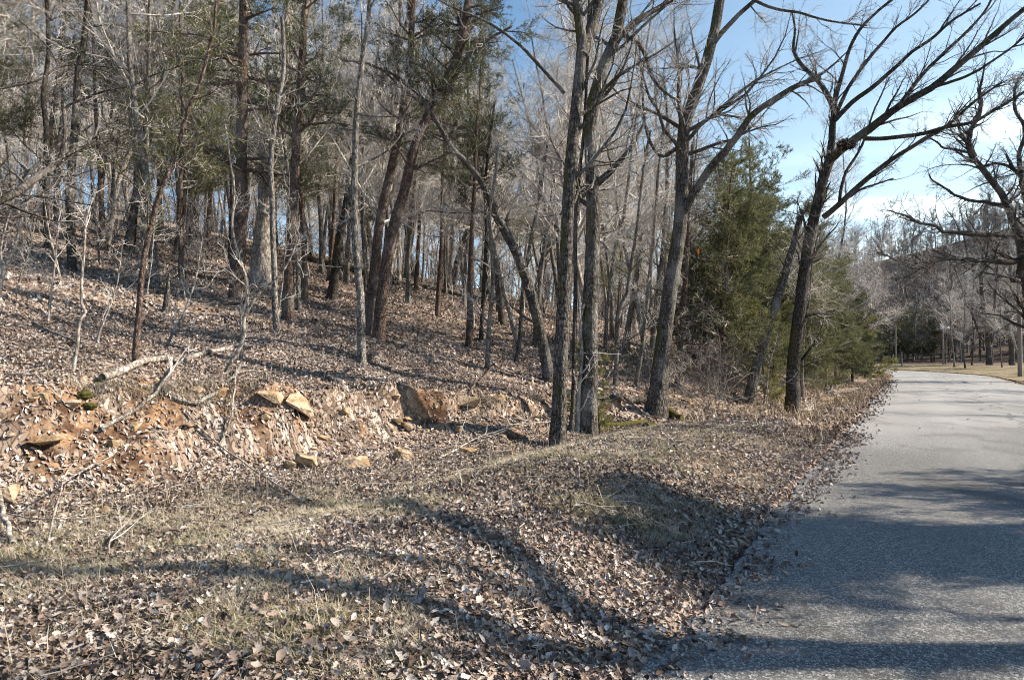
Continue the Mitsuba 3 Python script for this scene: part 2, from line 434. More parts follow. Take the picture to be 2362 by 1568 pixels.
def scatter_xy(rng, d0, d1, n, a0=-42, a1=41):
    r = np.sqrt(rng.uniform(d0 ** 2, d1 ** 2, n))
    a = np.radians(rng.uniform(a0, a1, n))
    return r * np.sin(a), r * np.cos(a)


def leaf_field(rng, templates, d0, d1, n, size, tilt, lift):
    x, y = scatter_xy(rng, d0, d1, n)
    s, t = st(x, y)
    nm, sx, sy = normals_at(x, y)
    ln = 0.62 + 0.38 * sstep(0.38, 0.55, 0.5 + fb(x, y, 1.1, 3, 22))
    keep = sstep(-0.7, 0.4, t + 0.6 * fb(x, y, 2.2, 2, 23) - 0.10 * (1 - sstep(2, 7, s))) ** 2 * np.where(nm[:, 2] < 0.86, 0.45, 1) * (1 - 0.6 * grassy(x, y)) * ln
    keep = np.where(t < -1.2, np.where(t < -ROAD_W, 0.25, 0.003), keep)
    ok = rng.random(n) < keep
    x, y, sx, sy, t = x[ok], y[ok], sx[ok], sy[ok], t[ok]
    n = len(x)
    sz = size * rng.uniform(0.55, 1.35, n)
    M = turns(rng, n, tilt)
    ov = overhang(x, y)
    z = ground_h(x, y) + np.where(t < 0.1, 0.03, 0) + lift * rng.random(n) + 0.12 * sz
    ms, cs, at_ = [], [], 0
    which = rng.integers(0, len(templates), n)
    col = LEAF_COLS[rng.choice(len(LEAF_P), n, p=LEAF_P / LEAF_P.sum())] * rng.uniform(0.5, 1.1, (n, 1)) * (0.8 + 0.4 * sstep(0.35, 0.65, 0.5 + fb(x, y, 0.6, 3, 24)))[:, None]
    for k, (tv, tf) in enumerate(templates):
        w = which == k
        V = np.einsum('nij,vj->nvi', M[w], tv) * sz[w][:, None, None]
        sx, sy = np.clip(sx, -0.7, 0.7), np.clip(sy, -0.7, 0.7)
        V[..., 2] += V[..., 0] * sx[w][:, None] + V[..., 1] * sy[w][:, None]
        V += np.stack([x[w] - NRM[0] * ov[w], y[w] - NRM[1] * ov[w], z[w]], -1)[:, None]
        ms.append((V.reshape(-1, 3), (tf[None] + (np.arange(w.sum()) * len(tv))[:, None, None]).reshape(-1, 3)))
        cs.append(np.repeat(col[w], len(tv), 0))
    return ms, cs


rng = RNG(5)
ms, cs = [], []
for args in (([oak_leaf(0), oak_leaf(1), oak_leaf(2)], 2.2, 6.2, 46000, 0.048, 0.55, 0.032),
             ([plain_leaf(1.2), plain_leaf(2.6)], 6.0, 17, 185000, 0.058, 0.55, 0.028),
             ([mini_leaf()], 16.0, 55, 230000, 0.10, 0.7, 0.05)):
    m_, c_ = leaf_field(rng, *args)
    ms += m_
    cs += c_
put('leaf_litter', join(ms), 'tinted', smooth=False, color=np.vstack(cs))
say('leaf_litter', 'dry brown oak leaves covering the verge, the bank and the hillside', 'fallen leaves', kind='stuff')

n = 1700
x, y = scatter_xy(rng, 2.6, 26, n)
s_, t_ = st(x, y)
x, y = x[t_ > 0.2], y[t_ > 0.2]
n = len(x)
a = rng.uniform(0, np.pi, n)
q0 = np.stack([x, y, ground_h(x, y) + 0.03], 1)
ln = rng.uniform(0.06, 0.3, n) * np.hypot(x, y) ** 0.3
P = np.stack([q0 + np.stack([np.cos(a) * ln * k + rng.normal(0, 0.05, n) * ln * 4, np.sin(a) * ln * k + rng.normal(0, 0.05, n) * ln * 2, rng.uniform(0, 0.03, n)], 1) for k in (-0.5, 0, 0.5)], 1)
P[:, :, 2] = ground_h(P[:, :, 0], P[:, :, 1]) + 0.03 + rng.uniform(0, 0.04, (n, 3))
put('twig_litter', tubes(P, rng.uniform(0.002, 0.006, (n, 1)) * np.ones(3) * (np.hypot(x, y) / 8)[:, None] ** 0.5, 3), 'twig_brown')
say('twig_litter', 'dead twigs strewn over the fallen leaves', 'twigs', kind='stuff')

# the leaves lying nearest, one by one
shapes_ = {}
for k in range(3):
    for c in range(8):
        tv, tf = oak_leaf(k)
        shapes_[k, c] = mikit.ply((tv, tf), 'tinted', smooth=True, color=np.repeat(LEAF_COLS[c:c + 1] * 0.85, len(tv), 0))
x, y = scatter_xy(rng, 2.9, 4.6, 1000, -37, 22)
s_, t_ = st(x, y)
pick = np.nonzero(t_ > 0.3)[0][:290]
nm, sx, sy = normals_at(x, y)
for i in pick:
    z = float(ground_h(x[i], y[i])) + 0.035 + 0.03 * rng.random()
    k = dict(shapes_[int(rng.integers(3)), int(rng.choice(8, p=LEAF_P / LEAF_P.sum()))])
    sz = 0.068 * rng.uniform(0.5, 1.35)
    k['to_world'] = T().translate([x[i], y[i], z]).rotate([0, 0, 1], float(rng.uniform(0, 360))).rotate([1, 0, 0], float(rng.normal(0, 24))).rotate([0, 1, 0], float(rng.normal(0, 24))).scale(sz)
    scene[numbered('ground__leaf')] = k


def blades(rng, x, y, h, cols, lean=0.5, w=0.0035, one=False):
    n = len(x)
    a = rng.uniform(0, 2 * np.pi, n)
    d = np.stack([np.cos(a), np.sin(a), np.zeros(n)], 1)
    side = np.stack([-np.sin(a), np.cos(a), np.zeros(n)], 1) * w
    base = np.stack([x, y, ground_h(x, y) - 0.01], 1)
    ln = (lean * rng.uniform(0.3, 1.5, n) * h)[:, None]
    mid = base + d * ln * 0.35 + [0, 0, 1] * (h * 0.65)[:, None]
    tip = base + d * ln + [0, 0, 1] * (h * rng.uniform(0.55, 1.0, n))[:, None]
    if one:
        return (np.stack([base - side, base + side, tip], 1).reshape(-1, 3), np.arange(3 * n).reshape(-1, 3)), np.repeat(cols, 3, 0)
    V = np.stack([base - side, base + side, mid - side * 0.8, mid + side * 0.8, tip], 1).reshape(-1, 3)
    F = (np.array([[0, 1, 3], [0, 3, 2], [2, 3, 4]])[None] + (np.arange(n) * 5)[:, None, None]).reshape(-1, 3)
    return (V, F), np.repeat(cols, 5, 0)


STRAW = np.array([[0.42, 0.375, 0.29], [0.34, 0.30, 0.225], [0.27, 0.26, 0.16], [0.20, 0.205, 0.11], [0.48, 0.44, 0.36]])
x, y = scatter_xy(rng, 2.4, 15, 1900000)
cl = sstep(0.45, 0.62, 0.5 + fb(x, y, 5.0, 2, 31))
ok = rng.random(len(x)) < (0.2 + 0.8 * grassy(x, y)) * np.where(st(x, y)[0] < 2.5, 0.75, 1) * (st(x, y)[1] > 0.4) * (st(x, y)[1] < foot(st(x, y)[0]) + 0.2) * (0.15 + 0.85 * cl) * np.clip(7 / np.hypot(x, y), 0.3, 1) * 0.75
x, y = x[ok], y[ok]
green = sstep(0.5, 0.62, 0.5 + fb(x, y, 1.8, 2, 33))
ci = np.where(rng.random(len(x)) < 0.06 + 0.4 * green, rng.integers(2, 4, len(x)), rng.choice([0, 1, 4], len(x)))
m1, c1 = blades(rng, x, y, rng.uniform(0.045, 0.11, len(x)), STRAW[ci] * rng.uniform(0.6, 1.15, (len(x), 1)), 1.5, 0.003, one=True)
# dry stems standing here and there
x, y = scatter_xy(rng, 3, 13, 9000)
s_, t_ = st(x, y)
ok = (t_ > 0.5) & (rng.random(len(x)) < 0.12 + 0.8 * np.exp(-((t_ - foot(s_) + 0.9) / 0.7) ** 2)) & (fb(x, y, 0.6, 2, 35) > -0.06)
x, y = x[ok], y[ok]
m2, c2 = blades(rng, x, y, rng.uniform(0.1, 0.38, len(x)), STRAW[rng.choice([0, 1, 4], len(x))] * rng.uniform(0.6, 1.2, (len(x), 1)), 0.7, 0.002)
# fringe on the lip of the bank
s_ = rng.uniform(-4, 14, 16000)
u_ = rng.normal(1.32, 0.14, 16000)
x, y = xy(s_, foot(s_) + u_)
s_, t_ = st(x, y)
x, y = xy(s_, foot(s_) + 0.9 * fb(x, y, 0.55, 3, 2) + u_)
ok = fb(x, y, 0.9, 2, 37) > 0.0
x, y = x[ok], y[ok]
ov = overhang(x, y)
m3, c3 = blades(rng, x, y, rng.uniform(0.05, 0.17, len(x)), STRAW[rng.choice([0, 1, 4], len(x))] * rng.uniform(0.5, 1.0, (len(x), 1)), 1.3, 0.003)
# coarse tawny weeds along the ditch
s_, t_ = rng.uniform(11, 75, 9000), 0.35 + 3.2 * rng.random(9000) ** 1.3
x, y = xy(s_, t_)
ok = fb(x, y, 0.8, 2, 39) > -0.02
x, y = x[ok], y[ok]
m4, c4 = blades(rng, x, y, rng.uniform(0.12, 0.5, len(x)), np.array([[0.40, 0.31, 0.20], [0.33, 0.27, 0.19], [0.46, 0.40, 0.30], [0.24, 0.17, 0.13]])[rng.integers(0, 4, len(x))], 0.8, 0.006)
m3[0][:, :2] -= np.repeat(ov, 5)[:, None] * NRM
put('grass', join([m1, m2, m3, m4]), 'tinted', smooth=False, color=np.vstack([c1, c2, c3, c4]))
say('grass', 'short straw coloured grass with green patches on the verge beside the road', 'grass', kind='stuff')


# ---------------------------------------------------------------- trees
def foliage(rng, P, R, per, size=(0.06, 0.14), w=0.008, cols=None, spread=0.55):
    """flat scale leaved sprays along the given twigs"""
    N, K = P.shape[:2]
    L = np.linalg.norm(np.diff(P, axis=1), axis=2).sum(1)
    n = int(per * L.sum())
    idx = rng.choice(N, n, p=L / L.sum())
    f = rng.random(n) ** 0.8 * (K - 1) * 0.9999
    i = f.astype(int)
    a, b = P[idx, i], P[idx, i + 1]
    p = a + (b - a) * (f - i)[:, None]
    d = unit(unit(b - a) + spread * rng.normal(size=(n, 3)) + [0, 0, 0.12])
    sd = unit(np.cross(d, rng.normal(size=(n, 3))))
    ln = rng.uniform(*size, n)[:, None]
    V = np.stack([p, p + d * ln * 0.45 + sd * w, p + d * ln, p + d * ln * 0.4 - sd * w], 1).reshape(-1, 3)
    F = (np.array([[0, 1, 2], [0, 2, 3]])[None] + (np.arange(n) * 4)[:, None, None]).reshape(-1, 3)
    g = rng.random(N)[idx] * 0.6 + 0.4 * rng.random(n)
    cols = np.asarray(cols if cols is not None else [[0.045, 0.062, 0.022], [0.13, 0.15, 0.045]])
    c = cols[0] * (1 - g[:, None]) + cols[1] * g[:, None]
    return (V, F), np.repeat(c, 4, 0)


GREEN = [[0.05, 0.06, 0.03], [0.17, 0.18, 0.09]]
DARK_GREEN = [[0.03, 0.042, 0.022], [0.08, 0.095, 0.05]]
OLIVE = [[0.066, 0.076, 0.04], [0.20, 0.212, 0.118]]
YELLOW_GREEN = [[0.09, 0.10, 0.035], [0.25, 0.25, 0.10]]


def wobble(rng, P, amp):
    n = rng.normal(size=P.shape)
    n = np.apply_along_axis(lambda c: np.convolve(c, [0.25, 0.5, 0.25], 'same'), 0, n) * amp
    n[0] = 0
    return P + n


def solid(P, R, sides, rng=None, rough=0.05, flare=0.0):
    """one trunk or limb as a tube with an uneven skin"""
    P, R = np.asarray(P), np.asarray(R)
    v, f = tubes(P[None], R[None], sides)
    if rng is not None:
        K = len(P)
        c = np.repeat(P, sides, 0)
        k = 1 + rough * 2 * (meshkit.fbm(np.stack([v[:, 0] * 7, v[:, 1] * 7, v[:, 2] * 2.2], -1), 3, int(rng.integers(99))) - 0.5)
        if flare:
            hgt = np.repeat(np.r_[0, np.cumsum(np.linalg.norm(np.diff(P, axis=0), axis=1))], sides)
            ang = np.tile(np.arange(sides) * 2 * np.pi / sides, K)
            k *= 1 + flare * np.exp(-hgt / (2.6 * R[0])) * (0.75 + 0.5 * np.cos(ang * 4 + rng.uniform(0, 6)))
        v = c + (v - c) * k[:, None]
    return v, f


def tree(name, label, stems, cat='tree', depth=None, group=None, mat='bark_oak', twig='twig', seed=1, K=22, flare=0.35, wob=0.012, green=None, green_per=44, l1=(1.53, 0.32, 4.0), l2=(4.42, 0.45, 1.6), l3=(6.75, 0.5, 0.7),
         u1=(0.15, 1.0), up=0.05, bias=(0, 0, 0), rmin=0.0035, ang=(35, 75), first='trunk', sides=12, ground=True):
    """stems: (points in overview pixels, width there at both ends, depth drift from start to end in metres)"""
    rng = RNG(seed)
    key = numbered(name)
    say(key, label, cat, group)
    d0 = depth
    lim_P, lim_R = [], []
    for n, (pts, w, drift) in enumerate(stems):
        if n == 0 and d0 is None:
            d0, q = seen(*pts[0])
        k = np.linspace(0, 1, len(pts))
        P = np.array([at(px, py, d0 + (drift[0] + (drift[1] - drift[0]) * u)) for (px, py), u in zip(pts, k)])
        if n == 0 and ground:
            P[0] = [P[0][0], P[0][1], float(ground_h(P[0][0], P[0][1])) - 0.03]
            P = np.vstack([P[0] + (P[0] - P[1]) / np.linalg.norm(P[0] - P[1]) * 0.15, P])
        L = np.linalg.norm(np.diff(P, axis=0), axis=1).sum()
        P = wobble(rng, resample(P, K), wob * min(1, L / 5))
        R = np.linspace(w[0], w[1], K) / 1595.3 * d0 / 2
        main = n == 0
        nm = first if main else 'limb'
        pk = f'{key}__{nm}'
        put(numbered(pk), solid(P, R, sides if main else max(6, sides - 4), rng, 0.07, flare if main and ground else 0), mat)
        lim_P.append(resample(P, 12))
        lim_R.append(np.interp(np.linspace(0, 1, 12), np.linspace(0, 1, K), R))
    P0_, R0_ = np.array(lim_P), np.array(lim_R)
    rmin = max(rmin, 0.00026 * d0)
    a = spawn(rng, P0_, R0_, l1[0], u1, ang, l1[1], 0.36, 8, 0.15, up, l1[2], rmin * 1.8, bias, 0.14, lmin=0.5 * l1[2])
    tip = spawn(rng, P0_, R0_, 0.45, (0.72, 1), (6, 32), l1[1], 0.7, 8, 0.12, up, l1[2], rmin * 1.8, bias, 0.14, lmin=0.7 * l1[2])
    if l1[0] > 0.1:
        a = (np.concatenate([a[0], tip[0]]), np.concatenate([a[1], tip[1]]))
    b = spawn(rng, *a, l2[0], (0.12, 1), (25, 62), l2[1] * 1.2, 0.5, 5, 0.2, up, l2[2] * 1.2, rmin * 1.2, bias, 0.3, lmin=0.45 * l2[2])
    vis = in_view(b[0][:, 2])
    bv = (b[0][vis], b[1][vis]) if vis.any() else b
    c = spawn(rng, *bv, l3[0] * 1.7, (0.05, 1), (25, 65), l3[1], 0.6, 3, 0.25, up * 0.7, l3[2], rmin, taper=0.5, lmin=0.5 * l3[2])
    if a[0].size:
        put(f'{key}__branches', join([tubes(*a, 5), tubes(*b, 3)]), mat if mat != 'bark_pale' else 'twig')
        put(f'{key}__twigs', tubes(*c, 3), twig)
        labels[f'{key}__branches'] = labels[f'{key}__twigs'] = {'kind': 'stuff'}
    if green is not None:
        m, col = foliage(rng, c[0], c[1], green_per, cols=green)
        put(f'{key}__foliage', m, 'spray', smooth=False, color=col)
        labels[f'{key}__foliage'] = {'kind': 'stuff'}
    return key, d0


def in_view(q):
    q = q - EYE
    y = q[:, 1] * cp + q[:, 2] * sp
    z = q[:, 2] * cp - q[:, 1] * sp
    return (y > 0.5) & (np.abs(q[:, 0]) < 0.80 * y) & (z < 0.56 * y)


W = (0, 0)
tree('bare_tree', 'mossy gray oak with a forked top, nearest of the trunks at the bank foot',
     [([(1285, 1030), (1291, 900), (1296, 780), (1303, 620), (1311, 480), (1322, 330), (1333, 200), (1342, 110), (1332, 20), (1320, -160), (1318, -420), (1300, -760)], (36, 14), W),
      ([(1341, 130), (1358, 80), (1378, 10), (1400, -120), (1440, -330), (1500, -640)], (30, 12), (0, 1.2)),
      ([(1301, 216), (1245, 153), (1208, 116), (1166, 79), (1110, 45), (1050, 20), (980, -20)], (9, 3), (-0.05, -1.0))],
     seed=11, flare=0.4, l1=(1.36, 0.2, 3.2), u1=(0.3, 1))
tree('bare_tree', 'broad ridged oak just behind the mossy forked oak, with a bulge where a limb leaves',
     [([(1356, 1002), (1359, 880), (1361, 700), (1366, 560), (1368, 440), (1363, 360), (1360, 280), (1372, 215), (1391, 155), (1418, 95), (1431, 40), (1438, -60), (1470, -300), (1480, -620)], (41, 14), W),
      ([(1370, 428), (1398, 405), (1430, 372), (1466, 322), (1490, 270)], (19, 5), (0, -0.3)),
      ([(1420, 95), (1460, 58), (1500, 30), (1550, 0), (1640, -60)], (15, 8), (0, 0.8)),
      ([(1436, 82), (1470, 100), (1488, 130), (1502, 175), (1530, 210), (1570, 235)], (11, 5), (0.5, 1.2))],
     seed=12, flare=0.4, l1=(1.36, 0.22, 3.4), u1=(0.25, 1))
tree('bare_tree', 'thin dark mossy stem squeezed between the two big oaks', [([(1316, 998), (1323, 830), (1326, 640), (1325, 500), (1337, 391), (1346, 300), (1352, 200), (1356, 60), (1360, -200)], (11, 6), (0, 0.6))], seed=13, mat='bark_dark', l1=(0.85, 0.12, 1.5))
tree('bare_tree', 'slender pale crooked sapling at the foot of the broad ridged oak', [([(1331, 990), (1335, 900), (1341, 820), (1338, 760), (1348, 700)], (13, 5), (-0.3, -0.3))], seed=14, mat='bark_pale', l1=(3.74, 0.4, 0.9), l2=(5.10, 0.4, 0.5), l3=(6.00, 0.5, 0.3))
tree('bare_tree', 'bowed tree leaning left to a broken top, left of the mossy forked oak',
     [([(1268, 880), (1252, 800), (1240, 740), (1224, 680), (1205, 620), (1178, 560), (1152, 510), (1132, 470)], (27, 21), W),
      ([(1134, 472), (1126, 452), (1105, 411), (1075, 377), (1041, 340), (1026, 316), (1000, 270), (960, 215), (905, 172), (850, 150)], (17, 4), (0, -0.8)),
      ([(1026, 314), (997, 269), (968, 235), (925, 205), (880, 160), (838, 145), (790, 140)], (9, 3), (-0.5, -1.4)),
      ([(1130, 480), (1115, 487), (1080, 492), (1030, 490), (980, 486)], (5, 2), (0, -0.6))],
     seed=15, l1=(2.55, 0.28, 2.4), u1=(0.3, 1), ang=(30, 70))
tree('bare_tree', 'oak with flared mossy roots that forks into an upright stem and a long broken limb',
     [([(1512, 957), (1521, 860), (1533, 760), (1550, 640), (1566, 540), (1573, 480), (1572, 400), (1573, 323), (1602, 218), (1621, 165), (1636, 112), (1650, 60), (1657, 17), (1668, -80), (1672, -300), (1690, -620)], (39, 12), W),
      ([(1568, 505), (1590, 462), (1626, 405), (1648, 376), (1670, 350), (1701, 313), (1728, 272), (1760, 246), (1796, 224), (1847, 194), (1893, 179)], (22, 10), (0, -1.8)),
      ([(1640, 110), (1663, 78), (1701, 37), (1742, 0), (1790, -60)], (13, 8), (0, -0.6)),
      ([(1740, 2), (1790, 22), (1840, 30), (1880, 42), (1930, 52), (2000, 60)], (7, 3), (-0.8, -2)),
      ([(1570, 330), (1530, 360), (1490, 300), (1478, 180), (1470, 120)], (9, 4), (0, 1))],
     seed=16, flare=0.5, l1=(1.3, 0.3, 4.2), u1=(0.3, 1), ang=(40, 80))
tree('bare_tree', 'dark many limbed tree reaching out over the road from its grassy foot',
     [([(1826, 955), (1830, 850), (1836, 770), (1846, 690), (1860, 590), (1870, 530), (1884, 470), (1897, 415), (1913, 370)], (30, 21), W),
      ([(1911, 372), (1935, 350), (1955, 333), (2000, 300), (2050, 262), (2090, 234), (2150, 201), (2210, 150), (2280, 92), (2361, 22), (2480, -60)], (21, 6), (0, -3)),
      ([(1911, 372), (1917, 330), (1919, 295), (1923, 262), (1914, 232), (1896, 200), (1876, 178), (1840, 140), (1829, 120), (1832, 70), (1826, 30)], (18, 4), (0, 0.6)),
      ([(1922, 268), (1930, 215), (1944, 165), (1965, 100), (1990, 60), (2020, 30), (2064, -5), (2130, -70)], (11, 4), (0, -0.8)),
      ([(1925, 272), (1944, 225), (1972, 178), (2000, 140), (2030, 105), (2065, 65), (2110, 30), (2160, -20)], (10, 4), (0, 0.5)),
      ([(1925, 278), (1966, 235), (2010, 203), (2060, 160), (2100, 122), (2140, 95), (2200, 45), (2260, 10)], (12, 4), (0, -1.6)),
      ([(1990, 320), (2060, 318), (2130, 308), (2180, 294), (2238, 284), (2300, 250), (2375, 205)], (10, 5), (-0.9, -4)),
      ([(1900, 500), (1915, 488), (1945, 462), (1985, 425), (2034, 384), (2085, 350), (2130, 322), (2190, 285), (2240, 240), (2310, 190)], (14, 4), (0.2, -2)),
      ([(1936, 472), (1949, 401), (1966, 374), (1990, 330), (2010, 270), (2050, 180)], (8, 3), (0.2, 1.0)),
      ([(2070, 250), (2130, 170), (2190, 110), (2260, 40), (2300, -30)], (9, 4), (-1.6, -1)),
      ([(2150, 202), (2220, 180), (2290, 140), (2380, 70)], (7, 3), (-2.2, -4)),
      ([(1960, 455), (1990, 435), (2020, 425), (2060, 412)], (6, 3), (0, -0.8))],
     seed=17, mat='bark_dark', twig='twig_brown', l1=(1.9, 0.3, 3.2), l2=(3.6, 0.5, 1.5), l3=(5.5, 0.5, 0.8), u1=(0.12, 1), ang=(14, 42), up=0.03, bias=(0.16, -0.03, 0.16))
tree('bare_tree', 'mossy trunk leaning right out of a washed out root hollow beneath the cedars', [([(1727, 930), (1738, 869), (1752, 818), (1776, 740), (1796, 680), (1815, 610), (1830, 560), (1846, 500)], (25, 14), (0, 0.8))], seed=18, l1=(1.02, 0.2, 1.6))
tree('bare_tree', 'great twisted oak at the right edge with limbs spread over the far road',
     [([(2384, 858), (2376, 760), (2370, 690), (2362, 630), (2353, 575), (2340, 520), (2322, 465), (2299, 431), (2270, 397), (2246, 368), (2236, 334), (2241, 300), (2262, 250), (2255, 200)], (26, 8), W),
      ([(2346, 547), (2310, 546), (2275, 545), (2227, 540), (2178, 533), (2154, 523), (2120, 514), (2081, 499), (2052, 485)], (13, 3), (0, -4)),
      ([(2350, 600), (2310, 604), (2275, 603), (2227, 601), (2190, 596), (2165, 600), (2144, 611), (2118, 624), (2085, 640)], (14, 3), (0, -5)),
      ([(2318, 478), (2290, 470), (2266, 465), (2227, 460), (2198, 446), (2164, 426), (2140, 400)], (10, 3), (0, 3)),
      ([(2246, 352), (2207, 346), (2173, 339), (2154, 325), (2130, 300)], (7, 2.5), (0, 2)),
      ([(2352, 640), (2365, 560), (2370, 480), (2356, 425), (2324, 383), (2295, 376), (2260, 384)], (18, 5), (0, 2)),
      ([(2366, 450), (2350, 380), (2362, 300), (2340, 240), (2350, 180)], (12, 5), (1, 3)),
      ([(2360, 600), (2400, 520), (2420, 400), (2400, 250), (2440, 100)], (20, 8), (0, 2)),
      ([(2140, 612), (2100, 590), (2070, 600), (2030, 575)], (5, 2), (-4, -5))],
     seed=19, mat='bark_dark', twig='twig_brown', depth=44.0, l1=(2.2, 0.3, 4.0), l2=(2.6, 0.5, 2.0), l3=(3.6, 0.55, 1.0), rmin=0.009, ang=(35, 85), up=0.02, wob=0.1)

# the left of the wood
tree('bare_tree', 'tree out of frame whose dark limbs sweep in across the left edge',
     [([(-560, 1120), (-520, 900), (-430, 740), (-250, 590), (-90, 505), (0, 459), (44, 442), (85, 408), (112, 391), (153, 357), (190, 340), (245, 325), (310, 296)], (50, 10), (0, 2.6)),
      ([(-120, 500), (-40, 455), (0, 439), (51, 408), (85, 381), (136, 333), (177, 313), (215, 285)], (17, 5), (1.8, 2.6)),
      ([(130, 385), (143, 350), (150, 306), (147, 255), (187, 231), (255, 207), (306, 197), (357, 173), (430, 150)], (10, 3), (2.1, 2.6)),
      ([(-200, 260), (-80, 225), (0, 206), (85, 187), (112, 170), (136, 155), (204, 150), (300, 162)], (10, 3), (1.6, 2.4)),
      ([(44, 450), (120, 458), (204, 473), (300, 492), (408, 515)], (5, 2), (2.0, 2.4)),
      ([(245, 337), (290, 345), (340, 357), (401, 357)], (4, 2), (2.4, 2.8)),
      ([(136, 155), (110, 110), (70, 70), (20, 30)], (6, 2), (2.2, 2.6)), ([(-90, 505), (-200, 300), (-300, 0), (-320, -300)], (24, 9), (1.6, 1.0))],
     seed=21, mat='bark_dark', depth=6.0, ground=False, l1=(2.21, 0.3, 2.2), l2=(4.42, 0.45, 1.0), l3=(7.50, 0.5, 0.5), u1=(0.35, 1), rmin=0.002, wob=0.01)
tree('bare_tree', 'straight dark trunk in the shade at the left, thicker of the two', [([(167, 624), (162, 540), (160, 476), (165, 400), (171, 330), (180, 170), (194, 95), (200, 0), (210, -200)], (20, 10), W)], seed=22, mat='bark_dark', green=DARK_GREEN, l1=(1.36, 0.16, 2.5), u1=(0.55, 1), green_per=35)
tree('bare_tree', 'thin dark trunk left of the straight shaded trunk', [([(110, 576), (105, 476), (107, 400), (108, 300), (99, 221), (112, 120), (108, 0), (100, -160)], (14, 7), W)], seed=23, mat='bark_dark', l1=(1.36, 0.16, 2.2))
tree('sapling', 'crooked tan sapling with a kink halfway up its stem, left of the flaky leaning trunk', [([(168, 857), (176, 815), (180, 791), (181, 760), (184, 740), (199, 723), (190, 705), (187, 689), (188, 650), (190, 620), (194, 587), (195, 536), (205, 490), (222, 440)], (9.5, 4), W)], cat='sapling', seed=24, mat='bark_pale', l1=(2.21, 0.3, 0.8), l2=(6.80, 0.45, 0.45), l3=(7.50, 0.5, 0.25), u1=(0.5, 1), rmin=0.0025, sides=8)
tree('bare_tree', 'thin flaky brown trunk leaning right, rising from the pale fallen branch', [([(313, 838), (316, 757), (323, 655), (330, 604), (343, 546), (360, 476), (384, 408), (408, 340), (422, 299), (439, 238), (456, 204), (470, 150), (495, 60), (500, -60)], (15, 6), W)], seed=25, mat='bark_cedar', green=GREEN, green_per=38, l1=(2.55, 0.22, 1.8), u1=(0.3, 1), rmin=0.003)
tree('bare_tree', 'slim gray trunk standing behind the flaky brown trunk', [([(323, 622), (330, 540), (337, 442), (339, 350), (337, 272), (342, 150), (345, 20), (350, -200)], (12, 7), W)], seed=26, mat='bark_gray', l1=(1.36, 0.16, 2.2), u1=(0.3, 1))
tree('bare_tree', 'whitish trunk leaning right far up the left slope', [([(250, 560), (257, 515), (265, 470), (272, 425), (296, 357), (313, 316), (330, 260), (350, 180), (360, 60)], (13, 6), W)], seed=27, mat='bark_pale', l1=(1.36, 0.16, 2.4), u1=(0.3, 1))
tree('tree_stump', 'dark pointed dead stump left of the big cedar trunk', [([(384, 720), (386, 680), (388, 650), (390, 630)], (24, 3), W)], cat='stump', seed=28, l1=(0.02, 0.1, 0.2), l2=(0.02, 0.1, 0.1), l3=(0.01, 0.1, 0.1))
tree('bare_tree', 'dark trunk with a long limb slanting up to the left, behind the pointed stump', [([(405, 588), (416, 530), (422, 493), (428, 374), (434, 250), (435, 170), (432, 112), (440, 40), (450, -80)], (15, 7), W), ([(432, 112), (400, 75), (374, 51), (323, 0), (260, -60)], (8, 4), (0, -1))], seed=29, mat='bark_cedar', green=GREEN, green_per=35, l1=(1.70, 0.2, 2.6), u1=(0.3, 1))
tree('cedar_tree', 'thick reddish brown cedar trunk with ragged green crown, left of the pale flared oak', [([(544, 703), (549, 600), (554, 476), (556, 400), (558, 306), (561, 136), (562, 34), (566, -100), (570, -330)], (34, 14), W)], cat='cedar', seed=30, mat='bark_cedar', green=GREEN, green_per=50, l1=(2.89, 0.25, 3.4), u1=(0.3, 1), up=0.0, ang=(60, 95), flare=0.5)
tree('bare_tree', 'pale oak with a wide flared base and a sunlit whitish right side',
     [([(604, 660), (604, 600), (606, 553), (614, 480), (632, 391), (640, 330), (646, 272), (653, 177), (662, 80), (668, -60), (680, -300)], (44, 15), W), ([(602, 460), (602, 408), (606, 323), (612, 262), (630, 225), (640, 180), (645, 90)], (14, 7), (0, 0.4))], seed=31, mat='bark_pale', flare=0.6, l1=(1.53, 0.2, 3.5), u1=(0.35, 1))
tree('bare_tree', 'thin gray mossy trunk in front of the pale flared oak', [([(637, 767), (633, 690), (632, 621), (629, 519), (624, 420), (628, 330), (640, 240), (655, 150), (650, 40)], (15, 8), W)], seed=32, mat='bark_gray', l1=(1.53, 0.18, 2.0), u1=(0.3, 1))
tree('cedar_tree', 'dark straight cedar trunk right of the pale flared oak', [([(664, 738), (666, 650), (667, 587), (672, 500), (677, 442), (683, 306), (697, 136), (704, 0), (712, -200)], (26, 12), W)], cat='cedar', seed=33, mat='bark_cedar', green=DARK_GREEN, green_per=50, l1=(2.89, 0.24, 3.0), u1=(0.45, 1), up=0.02, ang=(55, 95))
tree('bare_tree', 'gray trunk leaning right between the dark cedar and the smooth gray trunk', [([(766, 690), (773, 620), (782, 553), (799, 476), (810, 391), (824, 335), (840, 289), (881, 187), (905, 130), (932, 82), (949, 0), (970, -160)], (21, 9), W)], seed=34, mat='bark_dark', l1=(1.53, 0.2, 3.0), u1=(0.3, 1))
tree('bare_tree', 'smooth light gray trunk standing alone near the top of the bank', [([(834, 842), (833, 770), (830, 689), (823, 604), (818, 519), (818, 374), (823, 238), (835, 150), (850, 40), (862, -100)], (20, 9), W), ([(820, 385), (850, 372), (890, 350), (930, 300)], (6, 3), (0, 0.6)), ([(823, 262), (870, 270), (930, 268)], (5, 2), (0, -0.6))], seed=35, mat='bark_gray', l1=(1.53, 0.2, 2.2), u1=(0.3, 1))
